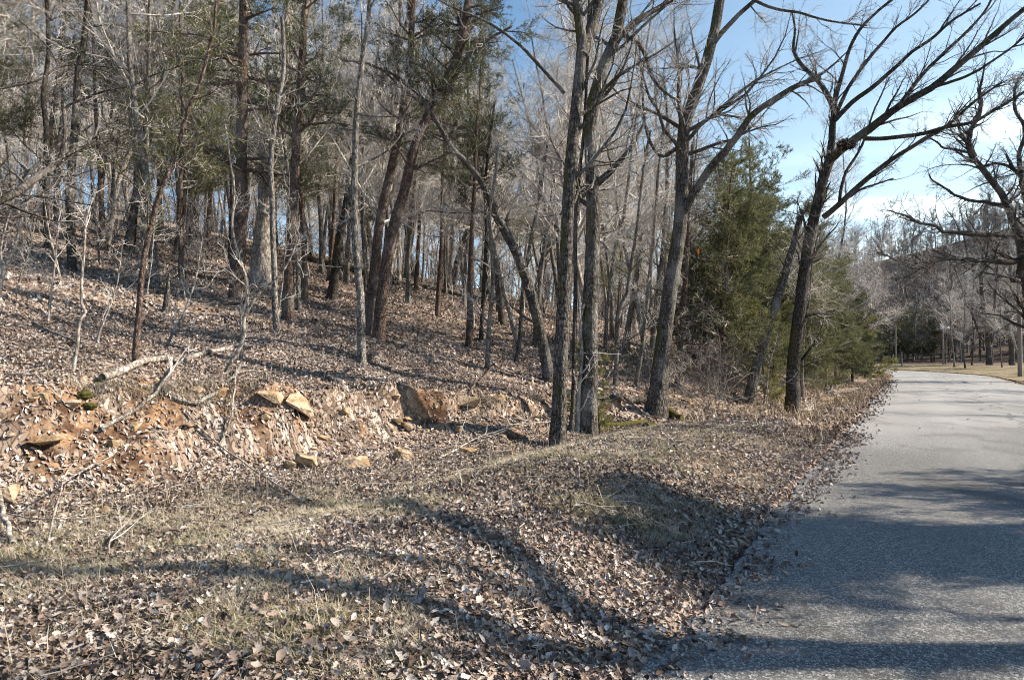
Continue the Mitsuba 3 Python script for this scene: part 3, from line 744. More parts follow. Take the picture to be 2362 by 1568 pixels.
tree('cedar_tree', 'left one of two close red barked cedars leaning right', [([(856, 774), (860, 710), (864, 655), (874, 519), (895, 425), (908, 360), (918, 315), (930, 250), (945, 150), (950, 60), (960, -100)], (25, 11), W)], cat='cedar', seed=36, mat='bark_cedar', green=DARK_GREEN, green_per=46, l1=(2.72, 0.24, 3.0), u1=(0.5, 1), ang=(55, 95))
tree('cedar_tree', 'right one of two close red barked cedars, leaning further and forked high up', [([(872, 785), (880, 700), (891, 604), (908, 519), (932, 442), (956, 340), (983, 272), (1007, 221), (1037, 163), (1061, 119), (1075, 34), (1082, -80)], (29, 13), W), ([(1007, 221), (1040, 190), (1080, 130), (1130, 90), (1180, 62)], (13, 4), (0, -0.8))], cat='cedar', seed=37, mat='bark_cedar', green=GREEN, green_per=50, l1=(3.23, 0.27, 3.4), u1=(0.45, 1), ang=(55, 95), up=0.0)
tree('sapling', 'curved brown sapling arching right out of the bank lip in front of the cedars',
     [([(518, 862), (532, 835), (544, 818), (556, 796), (564, 774), (561, 740), (575, 708), (592, 682), (615, 660), (636, 648), (655, 622), (666, 604), (683, 563), (700, 540), (724, 519)], (11, 3), W),
      ([(562, 745), (553, 712), (560, 690), (585, 673), (600, 660)], (6, 3), (0, -0.2)), ([(666, 603), (700, 604), (740, 612), (790, 616)], (3.5, 1.5), (0, -0.3))], cat='sapling', seed=38, mat='bark_pale', l1=(2.72, 0.2, 0.7), l2=(5.10, 0.4, 0.4), l3=(6.00, 0.5, 0.2), rmin=0.0025, sides=8)
tree('sapling', 'whitish crooked sapling in front of the thick cedar trunk', [([(556, 836), (557, 770), (558, 720), (571, 689), (572, 660), (561, 621), (544, 570), (534, 519), (541, 442), (532, 380), (524, 323), (520, 280)], (9, 3.5), W)], cat='sapling', seed=39, mat='bark_pale', l1=(2.55, 0.25, 0.9), l2=(6.80, 0.45, 0.45), l3=(7.50, 0.5, 0.25), rmin=0.0025, sides=8, u1=(0.3, 1))
tree('sapling', 'pale forked sapling cut by the left edge of the photo', [([(-3, 668), (10, 621), (34, 570), (48, 519), (62, 470), (80, 410), (86, 350)], (11, 4), W), ([(8, 620), (2, 570), (20, 500), (40, 440)], (5, 2), (0, 0.3))], cat='sapling', seed=40, mat='bark_pale', l1=(1.87, 0.3, 0.9), l2=(6.80, 0.45, 0.45), l3=(7.50, 0.5, 0.25), rmin=0.0025, sides=8)
tree('bare_tree', 'slim dark trunk left of the slim lichen spotted trunk', [([(1109, 786), (1113, 700), (1116, 621), (1122, 540), (1118, 440), (1128, 330), (1140, 240)], (10, 5), W)], seed=41, mat='bark_dark', l1=(2.38, 0.2, 1.6), l3=(7.50, 0.5, 0.5))
tree('bare_tree', 'slim lichen spotted trunk in mid slope left of the bowed tree', [([(1122, 850), (1128, 750), (1136, 655), (1133, 563), (1128, 500), (1140, 420), (1150, 330)], (11, 6), W)], seed=42, mat='bark_gray', l1=(2.38, 0.22, 1.5))
tree('bare_tree', 'short slim trunk just left of where the bowed tree stands', [([(1190, 838), (1200, 760), (1204, 706), (1212, 620), (1230, 520), (1250, 420), (1262, 330)], (11, 5), W)], seed=43, l1=(2.21, 0.2, 1.6))
tree('bare_tree', 'dark trunk standing on the fallen log in the middle distance', [([(1040, 668), (1052, 610), (1068, 560), (1085, 500), (1096, 430), (1120, 340)], (13, 7), W)], seed=44, mat='bark_dark', l1=(1.70, 0.2, 2.2))
tree('bare_tree', 'dark trunk leaning right behind the bowed tree', [([(1228, 720), (1252, 600), (1270, 540), (1285, 440), (1290, 340), (1300, 240)], (15, 8), W)], seed=45, mat='bark_dark', l1=(1.70, 0.2, 2.2))
tree('bare_tree', 'slim dark trunk right of the broad ridged oak', [([(1418, 892), (1422, 820), (1423, 757), (1430, 710), (1442, 689), (1452, 640), (1459, 587), (1470, 520), (1480, 420), (1500, 300)], (12, 6), W)], seed=46, mat='bark_gray', l1=(2.72, 0.22, 2.0), ang=(50, 90))
tree('bare_tree', 'slim leaning trunk between the broad ridged oak and the flared oak', [([(1466, 892), (1478, 820), (1486, 757), (1496, 655), (1510, 519), (1518, 400), (1530, 300)], (11, 6), W)], seed=47, mat='bark_gray', l1=(2.72, 0.22, 2.0), ang=(50, 90))
tree('bare_tree', 'slim light trunk hard against the left of the flared oak', [([(1496, 860), (1505, 780), (1514, 700), (1530, 560), (1536, 440), (1540, 300), (1530, 180)], (13, 8), W)], seed=48, mat='bark_gray', l1=(2.21, 0.2, 2.0))
tree('cedar_tree', 'slim red brown trunk right of the flared oak with dry drooping branches', [([(1561, 890), (1566, 820), (1572, 757), (1582, 621), (1588, 520), (1592, 420), (1598, 330)], (14, 7), W)], cat='cedar', seed=49, mat='bark_cedar', l1=(5.44, 0.3, 2.6), ang=(65, 100), up=-0.03, green=GREEN, green_per=9)
tree('sapling', 'bare forked sapling standing before the leaning mossy trunk', [([(1760, 935), (1768, 890), (1772, 850), (1785, 800), (1792, 770)], (5, 2.5), W), ([(1772, 850), (1762, 820), (1770, 790)], (3, 1.5), W)], cat='sapling', seed=50, mat='bark_pale', l1=(5.10, 0.3, 0.7), l2=(6.80, 0.4, 0.4), l3=(7.50, 0.5, 0.2), sides=6, rmin=0.003)
# right verge
tree('bare_tree', 'many stemmed oak with a pale foot on the far grass verge',
     [([(2281, 842), (2281, 800), (2276, 760), (2266, 700), (2262, 640), (2268, 580)], (13, 5), W), ([(2281, 800), (2292, 740), (2296, 660), (2300, 600), (2296, 550)], (8, 4), W), ([(2276, 790), (2258, 770), (2240, 720), (2215, 690)], (6, 3), W), ([(2270, 720), (2230, 700), (2190, 715), (2160, 690)], (4, 2), W), ([(2268, 660), (2240, 620), (2210, 610)], (4, 2), W)],
     seed=51, rmin=0.011, l1=(1.53, 0.3, 3.5), l2=(2.38, 0.5, 1.8), l3=(3.30, 0.5, 0.9), wob=0.06)
tree('bare_tree', 'dark crooked oak on the far grass verge left of the gray pole', [([(2334, 842), (2330, 790), (2322, 740), (2318, 700), (2330, 640), (2326, 590)], (12, 6), W), ([(2320, 735), (2345, 700), (2361, 650), (2370, 600)], (7, 4), W)], seed=52, rmin=0.011, l1=(1.53, 0.3, 3.5), l2=(2.38, 0.5, 1.8), l3=(3.30, 0.5, 0.9), wob=0.08)

# ---------------------------------------------------------------- the wood behind: a few grown trees, planted one by one
def local_bare(seed, H, r0, first=0.3, lean=0.05, fine=1.0, rt=0.006, lmax=4.5, bk='bark_gray', tw='twig', d3=6.0, wig=0.3):
    rng = RNG(seed)
    K = 12
    P = np.zeros((1, K, 3))
    d = np.array([rng.normal(0, lean), rng.normal(0, lean), 1.0])
    for k in range(1, K):
        d = unit(d + np.r_[rng.normal(0, 0.05, 2), 0.05])
        P[0, k] = P[0, k - 1] + d * H / (K - 1)
    P[0, 0, 2] -= 0.2
    R = (r0 * np.linspace(1, 0.22, K) * np.r_[1.25, np.ones(K - 1)])[None]
    a = spawn(rng, P, R, 1.7 * fine, (first, 1), (35, 75), 0.32, 0.45, 6, 0.16, 0.07, lmax, rt * 1.4)
    b = spawn(rng, *a, 2.6 * fine, (0.12, 1), (30, 65), 0.5, 0.55, 4, 0.2, 0.06, 2.2, rt)
    c = spawn(rng, *b, d3 * fine, (0.05, 1), (25, 70), 0.6, 0.6, 3, 0.25, 0.05, 1.0, rt * 0.75)
    return {'trunk': (solid(P[0], R[0], 9, rng, 0.08, 0.3), bk), 'crown': (join([tubes(*a, 4), tubes(*b, 3), tubes(*c, 3)]), tw)}


def local_cedar(seed, H, r0, base=0.05, cone=0.30, cols=GREEN, per=95, dens=8.0, droop=-0.02, el=(0.06, 0.15)):
    rng = RNG(seed)
    K = 12
    P = np.zeros((1, K, 3))
    P[0, :, 2] = np.linspace(-0.2, H, K)
    P[0, :, :2] = np.cumsum(rng.normal(0, 0.035, (K, 2)), 0)
    R = (r0 * np.linspace(1, 0.12, K))[None]
    a = spawn(rng, P, R, dens, (base, 0.99), (55, 88), cone, 0.3, 6, 0.1, 0.06 + droop, H, 0.008)
    # the crown narrows towards the top
    b = spawn(rng, *a, 8.0, (0.08, 1), (25, 60), 0.42, 0.5, 4, 0.16, 0.03, 1.2, 0.005, lmin=0.35)
    c = spawn(rng, *b, 9.0, (0.05, 1), (20, 55), 0.55, 0.6, 3, 0.2, 0.05, 0.5, 0.004, lmin=0.22)
    m, col = foliage(rng, np.concatenate([c[0], b[0][:, [0, 1, 3]]]), None, per, el, 0.0085, cols)
    return {'trunk': (solid(P[0], R[0], 9, rng, 0.08, 0.3), 'bark_cedar'), 'branches': (join([tubes(*a, 4), tubes(*b, 3)]), 'twig_brown'), 'foliage': (m, 'spray', col)}


def local_brush(seed, H, n, tw='twig_brown', arch=-0.05, spread=0.5):
    rng = RNG(seed)
    K = 7
    P = np.zeros((n, K, 3))
    P[:, 0, :2] = rng.normal(0, 0.25, (n, 2))
    d = unit(np.c_[rng.normal(0, spread, (n, 2)), np.ones(n)])
    st_ = (H * rng.uniform(0.6, 1.2, n) / (K - 1))[:, None]
    for k in range(1, K):
        d = unit(d + 0.1 * rng.normal(size=(n, 3)) + [0, 0, arch])
        P[:, k] = P[:, k - 1] + d * st_
    R = 0.009 * np.linspace(1, 0.35, K)[None] * rng.uniform(0.6, 1.3, (n, 1))
    b = spawn(rng, P, R, 4.0, (0.2, 1), (25, 70), 0.4, 0.6, 4, 0.22, 0.02, 1.0, 0.004)
    c = spawn(rng, *b, 6.0, (0.1, 1), (25, 70), 0.5, 0.6, 3, 0.25, 0.02, 0.5, 0.0035)
    return {'stems': (tubes(P, R, 4), tw), 'twigs': (join([tubes(*b, 3), tubes(*c, 3)]), tw)}


def grown(gid, parts):
    g = {'type': 'shapegroup'}
    for nm, p in parts.items():
        g[nm] = mikit.ply(p[0], p[1], smooth=len(p) == 2, **({'color': p[2]} if len(p) > 2 else {}))
    scene[gid] = g
    return gid


def plant(name, gid, x, y, scale=1.0, rot=0.0, label=None, cat=None, group=None, tilt=0.0, z=None, kind=None, key=None):
    key = key or numbered(name)
    z = float(ground_h(x, y)) if z is None else z
    scene[key] = {'type': 'instance', 'shapegroup': {'type': 'ref', 'id': gid},
                  'to_world': T().translate([float(x), float(y), z]).rotate([0, 0, 1], float(rot)).rotate([1, 0, 0], float(tilt)).scale(float(scale))}
    if label or kind:
        say(key, label, cat, group, kind)
        if not kind:
            for nm in ('crown', 'foliage', 'twigs', 'branches', 'stems'):
                if nm in scene[gid]:
                    labels[f'{key}__{nm}'] = {'kind': 'stuff'}
    return key


rng = RNG(77)
wood = []
for i in range(8):
    wood.append(grown(f'grown_bare_{i}', local_bare(100 + i, rng.uniform(11, 16), rng.uniform(0.07, 0.15), rng.uniform(0.18, 0.4), 0.07, 1.4, 0.0064, bk=['bark_gray', 'bark_oak', 'bark_gray', 'bark_pale'][i % 4], tw=['twig', 'twig_brown', 'twig'][i % 3])))
young = [grown(f'grown_young_{i}', local_bare(140 + i, rng.uniform(3.0, 6.5), rng.uniform(0.022, 0.045), 0.12, 0.14, 2.0, 0.0055, lmax=1.9, bk=['bark_pale', 'bark_gray'][i % 2], tw=['twig', 'twig', 'twig_brown'][i % 3], d3=9)) for i in range(6)]
cedars = [grown(f'grown_cedar_{i}', local_cedar(170 + i, *a)) for i, a in enumerate([
    (8.5, 0.13, 0.12, 0.40, OLIVE, 72), (10.5, 0.15, 0.14, 0.30, GREEN, 64), (6.5, 0.09, 0.04, 0.40, OLIVE), (4.8, 0.07, 0.03, 0.40, YELLOW_GREEN),
    (12.0, 0.11, 0.38, 0.26, DARK_GREEN, 34, 4.0), (11.0, 0.10, 0.28, 0.28, OLIVE, 26, 4.0), (8.6, 0.14, 0.1, 0.42, DARK_GREEN, 45, 8.0, -0.02, (0.12, 0.24))])]
brush = [grown(f'grown_brush_{i}', local_brush(190 + i, *a)) for i, a in enumerate([(2.0, 20, 'twig_dark'), (1.5, 24, 'twig_dark', -0.1), (2.4, 13, 'twig_dark', -0.12, 0.7)])]
thorn = None

# trees of the wood: spread evenly over the slope, none on another's foot
spots = []
want = [(20.5, 34, 20, wood), (34, 52, 84, wood), (52, 95, 170, wood)]
for d0_, d1_, n_, pool in want:
    tries = 0
    got = 0
    while got < n_ and tries < 6000:
        tries += 1
        x, y = (v[0] for v in scatter_xy(rng, d0_, d1_, 1, -44, 25))
        s_, t_ = st(x, y)
        if t_ < foot(s_) + 6 or (s_ > 26 and t_ < 11) or any((x - a) ** 2 + (y - b) ** 2 < (2.6 if d0_ < 40 else 4) for a, b in spots):
            continue
        spots.append((x, y))
        got += 1
        plant('bare_tree', pool[int(rng.integers(len(pool)))], x, y, rng.uniform(0.8, 1.2), rng.uniform(0, 360), 'one of the many bare winter trees filling the wood up the slope', 'tree', 'bare trees filling the wood', rng.normal(0, 4))
for d0_, d1_, n_ in ((13, 24, 16), (24, 45, 110), (45, 85, 100)):
    got = 0
    while got < n_:
        x, y = (v[0] for v in scatter_xy(rng, d0_, d1_, 1, -43, 24))
        s_, t_ = st(x, y)
        if t_ < foot(s_) + 2.5 or (d0_ < 20 and abs(math.degrees(math.atan2(x, y)) - 5) < 9):
            continue
        got += 1
        plant('sapling', young[int(rng.integers(6))], x, y, rng.uniform(0.55, 1.15) * (0.6 if d0_ < 20 else 1), rng.uniform(0, 360), 'one of the thin bare saplings scattered between the trunks on the slope', 'sapling', 'saplings between the trunks', rng.normal(0, 8))


EXTRA = [(1235, 24, 0), (1300, 21, 5), (1395, 23, 2), (1440, 27, 3), (1490, 22, 6), (1535, 30, 0), (1590, 24, 1), (1850, 27, 2), (1895, 44, 5), (1940, 50, 0), (1985, 58, 2), (2010, 66, 6), (1160, 28, 5), (1070, 33, 0)]
for px, d, v in EXTRA:
    q = at(px, 800, d)
    spots.append((q[0], q[1]))
    plant('bare_tree', wood[v], q[0], q[1], 0.72 if px > 1560 and d < 30 else 0.9, px * 11 % 360, 'one of the many bare winter trees filling the wood up the slope', 'tree', 'bare trees filling the wood', (px % 7) - 3.0)
ANCHOR = [(110, 'leftmost dark trunk'), (167, 'straight shaded trunk'), (313, 'flaky brown trunk'), (405, 'slant limbed trunk'), (544, 'thick reddish cedar'), (664, 'dark straight cedar'), (766, 'leaning gray trunk'), (834, 'smooth light gray trunk'), (872, 'paired leaning cedars'), (1040, 'trunk on the log'), (1122, 'spotted trunk'), (1228, 'bowed tree'), (1285, 'mossy forked oak'), (1356, 'broad ridged oak'), (1418, 'slim trunk beside it'), (1512, 'flared oak')]
standing = [(k, np.array(v['to_world'].matrix)[:2, 3]) for k, v in scene.items() if k.startswith('bare_tree') and v.get('type') == 'instance']
for (p0_, n0_), (p1_, n1_) in zip(ANCHOR, ANCHOR[1:]):
    ins = sorted((q[1], k) for k, q in standing if p0_ + 6 < 1180.5 + 1595.3 * q[0] / q[1] < p1_ - 6)
    for (dd_, k), word in zip(ins, ('nearest', 'second nearest')):
        say(k, f'{word} wood tree between the {n0_} and the {n1_}'.replace('beside it', 'right of the ridged oak'), 'tree', 'bare trees filling the wood')


def plant_at(name, gid, px, d, scale, rot, label, cat, group=None, tilt=0.0):
    q = at(px, 800, d)
    return plant(name, gid, q[0], q[1], scale, rot, label, cat, group, tilt or (px * 3.1 % 9) - 4.5)


for px, d, v, sc, lab in [
        (1655, 24.5, 0, 0.95, 'broad green cedar behind the red brown trunk right of the flared oak'),
        (1745, 28, 1, 1.0, 'tall pointed cedar, highest of the evergreens left of the reaching tree'),
        (1815, 30, 0, 0.98, 'bushy cedar directly behind the reaching roadside tree'),
        (1600, 29, 5, 0.75, 'thin crowned cedar seen between the flared oak and the broad cedar'),
        (1880, 37, 1, 0.82, 'dark cedar just right of the trunk of the reaching tree'),
        (1932, 41, 0, 0.80, 'middle cedar of the row that steps down along the road'),
        (1965, 46, 2, 0.95, 'green cedar near the end of the row along the road'),
        (1995, 52, 3, 1.15, 'yellowish green cedar at the end of the row, closest to the road'),
        (1905, 34, 3, 0.6, 'low yellow green cedar under the dark cedar right of the reaching tree'),
        (1700, 26, 0, 0.95, 'wide olive cedar between the broad green cedar and the tall pointed cedar'),
        (1780, 33, 1, 0.85, 'narrow dark cedar rising behind the bushy cedar'),
        (1845, 33, 0, 0.85, 'olive cedar whose boughs show on both sides of the reaching trunk'),
        (1765, 25.5, 3, 0.85, 'low light green cedar at the leaning mossy trunk'),
        (1700, 33, 1, 0.8, 'dark cedar half hidden behind the broad green cedar'),
        (235, 25, 4, 1.0, 'dark tall cedar over the shaded slope at the left'),
        (420, 21, 5, 0.95, 'airy green cedar right of the flaky brown trunk'),
        (480, 30, 5, 1.05, 'airy cedar behind and left of the thick cedar trunk'),
        (300, 36, 5, 1.0, 'green cedar deep in the wood at the left'),
        (760, 30, 4, 1.1, 'dark crowned cedar between the straight cedar and the smooth gray trunk'),
        (1010, 27, 4, 1.05, 'dark crowned cedar behind the pair of leaning cedars'),
        (1150, 33, 5, 1.05, 'cedar with open crown behind the bowed tree'),
        (1420, 38, 5, 0.8, 'small crowned cedar deep in the wood behind the broad oak'),
        (1250, 46, 4, 0.9, 'distant cedar framed between the bowed tree and the mossy forked oak'),
        (880, 44, 5, 1.1, 'distant green cedar behind the smooth gray trunk'),
        (-30, 24, 5, 1.0, 'green cedar at the left edge over the pale forked sapling'),
        (90, 34, 4, 1.2, 'dark cedar behind the thin dark trunk at the left'),
        (330, 27, 4, 1.15, 'dark cedar towering behind the slim gray trunk'),
        (620, 40, 5, 1.25, 'distant cedar behind the pale flared oak'),
        (530, 24, 4, 1.0, 'dark crowned cedar just behind the thick reddish cedar trunk'),
        (700, 24, 5, 1.15, 'green crowned cedar just behind the dark straight cedar trunk'),
        (960, 36, 4, 1.2, 'dark distant cedar seen between the paired cedars and the bowed tree'),
        (1080, 22, 4, 1.0, 'dark crowned cedar above the slim dark trunk in mid slope'),
        (1372, 15.5, 3, 0.42, 'little cedar sprig growing behind the broad ridged oak'),
        (2080, 112, 1, 0.85, 'dark cedar beyond the road end behind the left utility pole'),
        (2105, 118, 1, 0.95, 'dark cedar beyond the road end, between the two far poles'),
        (2148, 110, 1, 0.88, 'dark cedar just left of the pole that carries the lamp'),
        (2032, 112, 1, 0.75, 'dark cedar at the far left of the clearing beyond the road')]:
    plant_at('cedar_tree', cedars[v], px, d, sc, px * 7.3 % 360, lab, 'cedar')

for i in range(30):
    s_ = 17 + i * 1.75 + rng.uniform(-0.5, 0.5)
    x, y = xy(s_, foot(s_) + rng.uniform(-0.4, 2.6))
    plant('shrub', brush[i % 3], x, y, rng.uniform(0.55, 1.0), rng.uniform(0, 360), 'one of the tangled leafless shrubs along the bank foot under the cedars', 'shrub', 'leafless shrubs along the bank foot')
for i, (px, d) in enumerate([(1600, 20), (1640, 21.5), (1690, 23), (1560, 22.5), (1660, 19.5)]):
    plant_at('shrub', brush[2], px, d, 1.0, i * 70, 'one of the arching gray shrubs below the broad cedar', 'shrub', 'arching shrubs below the broad cedar')

# far side of the valley: one wood, too far away to count
far_tree = [grown(f'grown_far_{i}', {'crown': (join([v for v, _ in local_bare(220 + i, 12, 0.13, 0.12, 0.04, 0.95, 0.034, d3=5.0).values()]), 'twig_dark')}) for i in range(4)]
k = 0
while k < 800:
    f_ = 128 + 200 * rng.random() ** 1.25
    l_ = rng.uniform(-0.32, 0.38) * f_
    x, y = f_ * DIR[0] + l_ * DIR[1], f_ * DIR[1] - l_ * DIR[0]
    s_, t_ = st(x, y)
    if -ROAD_W - 3 < t_ < 3 and s_ < 160:
        continue
    k += 1
    plant('', far_tree[k % 4], x, y, rng.uniform(0.9, 1.4), rng.uniform(0, 360), key=f'distant_wood__{k:03d}')
say('distant_wood', 'gray leafless wood covering the hill beyond the end of the road', 'wood', kind='stuff')
# wood on the upper slope, behind the trees that stand out singly
k = 0
while k < 260:
    x, y = (v[0] for v in scatter_xy(rng, 85, 170, 1, -44, 24))
    s_, t_ = st(x, y)
    if t_ < 14:
        continue
    k += 1
    plant('', far_tree[k % 4], x, y, rng.uniform(0.9, 1.3), rng.uniform(0, 360), key=f'slope_wood__{k:03d}')
say('slope_wood', 'far off bare wood at the top of the slope', 'wood', kind='stuff')
for i, (px, d, sc) in enumerate([(2200, 84, 0.9), (2240, 92, 1.0), (2310, 80, 0.8), (2350, 95, 1.0), (2180, 98, 0.8), (2385, 75, 1.0), (2130, 125, 0.9), (2060, 125, 0.9), (2215, 106, 1.1), (2260, 110, 1.0), (2290, 100, 1.1), (2330, 108, 1.2), (2365, 90, 1.2), (2195, 118, 1.0), (2245, 125, 1.1), (2300, 126, 1.2), (2345, 122, 1.2), (2225, 78, 0.75)]):
    plant_at('bare_tree', wood[i % 8], px, d, sc, i * 77, 'one of the bare trees at the wood edge beyond the grass verge', 'tree', 'bare trees beyond the grass verge')

# trees across the road, out of sight, that throw the shade on road and verge
wood.append(grown('grown_bare_wide', local_bare(131, 15, 0.27, 0.16, 0.05, 0.9, 0.012, lmax=6.5, bk='bark_oak', tw='twig_brown')))
fr = RNG(8)
fk = numbered('bare_tree')
say(fk, 'forked oak across the road that throws the long forked shadow on the verge', 'tree')
fz = float(ground_h(11.0, 4.1))
fl = []
for nm, pts, r0_, r1_ in (('trunk', [(11, 4.0, fz - 0.2), (11, 4.05, 2), (10.95, 4.1, 5), (11, 4.15, 7.8), (11.2, 4.6, 9.2), (11.6, 5.2, 10.6), (12.0, 5.9, 12), (12.6, 6.4, 14)], 0.21, 0.07), ('limb', [(11, 4.15, 7.4), (11.3, 5.2, 8.6), (11.9, 6.8, 9.9), (12.4, 8.1, 11), (12.9, 9.2, 12.4)], 0.13, 0.05), ('limb', [(10.97, 4.1, 6.0), (10.3, 4.6, 7.4), (9.4, 5.6, 8.6), (8.6, 6.0, 9.6)], 0.09, 0.03)):
    P_, R_ = wobble(fr, resample(pts, 18), 0.03), np.linspace(r0_, r1_, 18)
    put(numbered(f'{fk}__{nm}'), solid(P_, R_, 10, fr, 0.07), 'bark_oak')
    fl.append((resample(P_, 12), np.linspace(r0_, r1_, 12)))
a = spawn(fr, np.array([q[0] for q in fl]), np.array([q[1] for q in fl]), 1.1, (0.35, 1), (35, 75), 0.35, 0.4, 7, 0.16, 0.05, 3.2, 0.012, lmin=1.2)
b = spawn(fr, *a, 2.4, (0.15, 1), (30, 60), 0.5, 0.5, 5, 0.2, 0.05, 1.6, 0.008, lmin=0.5)
put(f'{fk}__branches', join([tubes(*a, 5), tubes(*b, 3)]), 'bark_oak')
labels[f'{fk}__branches'] = {'kind': 'stuff'}
for x, y, v, sc, rt in ((17.5, 1.0, 3, 1.0, 140), (24, 18.5, 4, 0.8, 90), (31, 31, 2, 0.9, 10), (27, 25.5, 7, 0.9, 100)):
    plant('bare_tree', wood[v], x, y, sc, rt, 'one of the bare trees across the road whose shade falls on it', 'tree', 'bare trees across the road')
for x, y, sc in ((10.9, 6.15, 0.86), (11.3, 6.8, 0.95)):
    plant('cedar_tree', cedars[6], x, y, sc, x * 50, 'one of the two cedars across the road that shade the near road surface', 'cedar', 'cedars across the road')

# ---------------------------------------------------------------- stones, roots, wood on the ground
def stone_mesh(seed, size, n=15, round_=0.0):
    r = RNG(seed)
    p = r.uniform(-1, 1, (n, 3))
    p = p / np.maximum(np.abs(p).max(1, keepdims=True), 1e-6) * r.uniform(0.72, 1.0, (n, 1)) if round_ == 0 else unit(p) * r.uniform(0.85, 1, (n, 1))
    m = trimesh.convex.convex_hull(p)
    v, f = trimesh.remesh.subdivide(*trimesh.remesh.subdivide(m.vertices, m.faces))
    v = v + 0.05 * (meshkit.fbm(v * 2.6 + seed, 3, seed)[:, None] - 0.5) * v
    return v * np.asarray(size) / 2, f


def rock(px, py, w, size, label, rz=0, rx=0, ry=0, sink=0.3, mat='sandstone', name='rock', cat='rock', seed=None, **kw):
    """w: its width in the overview; size: proportions"""
    d, q = seen(px, py)
    m = w / 1595.3 * d
    v, f = stone_mesh(seed or int(px * 3 + py), np.asarray(size) * m, **kw)
    M = (T().rotate([0, 0, 1], rz).rotate([1, 0, 0], rx).rotate([0, 1, 0], ry)).matrix
    v = v @ np.array(M)[:3, :3].T
    v += q + [0, 0, -v[:, 2].min() * (1 - sink) - 0.02]
    key = numbered(name)
    put(key, (v, f), mat, smooth=12)
    say(key, label, cat)
    return key


rock(694, 950, 88, (1.0, 0.8, 0.22), 'large pinkish slab tilted steeply out of the bank, biggest stone there', 20, 28, 38, 0.25)
rock(625, 922, 62, (1.0, 0.7, 0.3), 'blocky slab left of the large pinkish tilted slab', 10, 15, 22)
rock(706, 1078, 58, (1.0, 0.7, 0.72), 'cube shaped tan rock at the bank foot above the grass', 30, 8, 10, 0.2)
rock(668, 1082, 34, (1.0, 0.8, 0.8), 'small brown rock against the left of the cube shaped tan rock', 5, 0, 12)
rock(820, 1082, 74, (1.0, 0.7, 0.5), 'pitted yellowish rock at the bank foot, broadest there', 12, 12, 5, 0.25)
rock(927, 1060, 46, (1.0, 0.8, 0.7), 'rounded yellowish rock right of the broad pitted rock', 40, 6, 8, 0.25)
rock(878, 1052, 30, (1.0, 0.7, 0.4), 'thin brown stone between the two yellowish rocks', 0, 8, -12)
rock(912, 972, 34, (1.0, 0.6, 0.5), 'reddish gray stone in mid bank on bare earth', 25, 10, 0)
rock(940, 966, 30, (1.0, 0.7, 0.4), 'pale ochre stone beside the reddish gray one', 0, 12, 12)
rock(846, 970, 16, (1.0, 0.8, 0.8), 'small whitish stone below the bank lip', 0, 0, 0)
rock(864, 986, 28, (1.0, 0.5, 0.5), 'long pale chip of stone just under the small whitish stone', 50, 10, 0)
rock(1078, 932, 58, (1.0, 0.9, 0.5), 'rounded buff stone jutting from under the overhanging turf', 10, 0, 10)
rock(1145, 926, 38, (1.0, 0.7, 0.6), 'square brown stone at the right end of the bank lip', 15, 0, 8)
rock(905, 916, 40, (1.0, 0.7, 0.4), 'buff stone under the lip above the bare yellow earth', 10, 10, 20)
rock(80, 918, 56, (1.0, 0.7, 0.45), 'tan rock lying left of the bright moss cushion', 10, 8, 6)
rock(105, 1024, 78, (1.0, 0.7, 0.28), 'sharp edged tan slab on the bank at the left', 15, -8, -12, 0.2)
rock(240, 1182, 28, (1.0, 0.9, 1.0), 'round ochre stone in the red earth at the bank foot', 0, 0, 0, round_=1.0)
rock(1075, 1042, 50, (1.0, 0.7, 0.28), 'flat ochre stone half buried at the bank foot near the big oaks', 20, 5, 8, 0.45)
rock(400, 1392, 46, (1.0, 0.6, 0.2), 'flat gray stone in the grass at the front left', 10, 0, 0, 0.4)
rock(15, 1150, 60, (1.0, 0.8, 0.7), 'orange brown stone in the red earth at the left edge', 10, 0, 0, 0.3)
rock(612, 966, 24, (1.0, 0.5, 0.8), 'small upright stone on the slope under the blocky slab', 10, 0, 20)
rock(1940, 960, 20, (1.0, 0.7, 0.4), 'small pale stone on the verge past the reaching tree', 0, 0, 0)
r_ = RNG(19)
for i in range(34):
    s_ = r_.uniform(-0.5, 11)
    x, y = xy(s_, foot(s_) + r_.uniform(0.0, 1.5))
    a, w_ = r_.uniform(0, 360), r_.uniform(0.11, 0.3)
    v, f = stone_mesh(700 + i, np.array([1, r_.uniform(0.5, 0.9), r_.uniform(0.22, 0.6)]) * w_)
    M_ = np.array((T().rotate([0, 0, 1], float(a)).rotate([1, 0, 0], float(r_.normal(0, 18))).rotate([0, 1, 0], float(r_.normal(0, 18)))).matrix)[:3, :3]
    key = numbered('rock')
    put(key, (v @ M_.T + [x, y, float(ground_h(x, y)) + 0.02], f), 'sandstone', smooth=12)
    say(key, 'one of the broken stones stuck in the bare earth of the bank', 'rock', 'broken stones in the bank')
r_ = RNG(9)
n_ = 0
ms = []
for i in range(700):
    s_ = r_.uniform(-1, 12)
    x, y = xy(s_, foot(s_) + r_.uniform(-0.2, 1.4))
    if fb(x, y, 0.9, 2, 41) < -0.03:
        continue
    v, f = stone_mesh(500 + i % 7, np.array([1, 0.8, 0.5]) * r_.uniform(0.03, 0.14) * r_.uniform(0.6, 1), n=9)
    a = r_.uniform(0, 6.28)
    c_, s2 = math.cos(a), math.sin(a)
    v = v @ np.array([[c_, -s2, 0], [s2, c_, 0], [0, 0, 1]]).T
    ms.append((v + [x, y, float(ground_h(x, y)) + 0.012], f))
put('rubble', join(ms), 'sandstone', smooth=24)
say('rubble', 'small broken stones lying loose on the bare earth of the bank', 'stones', kind='stuff')


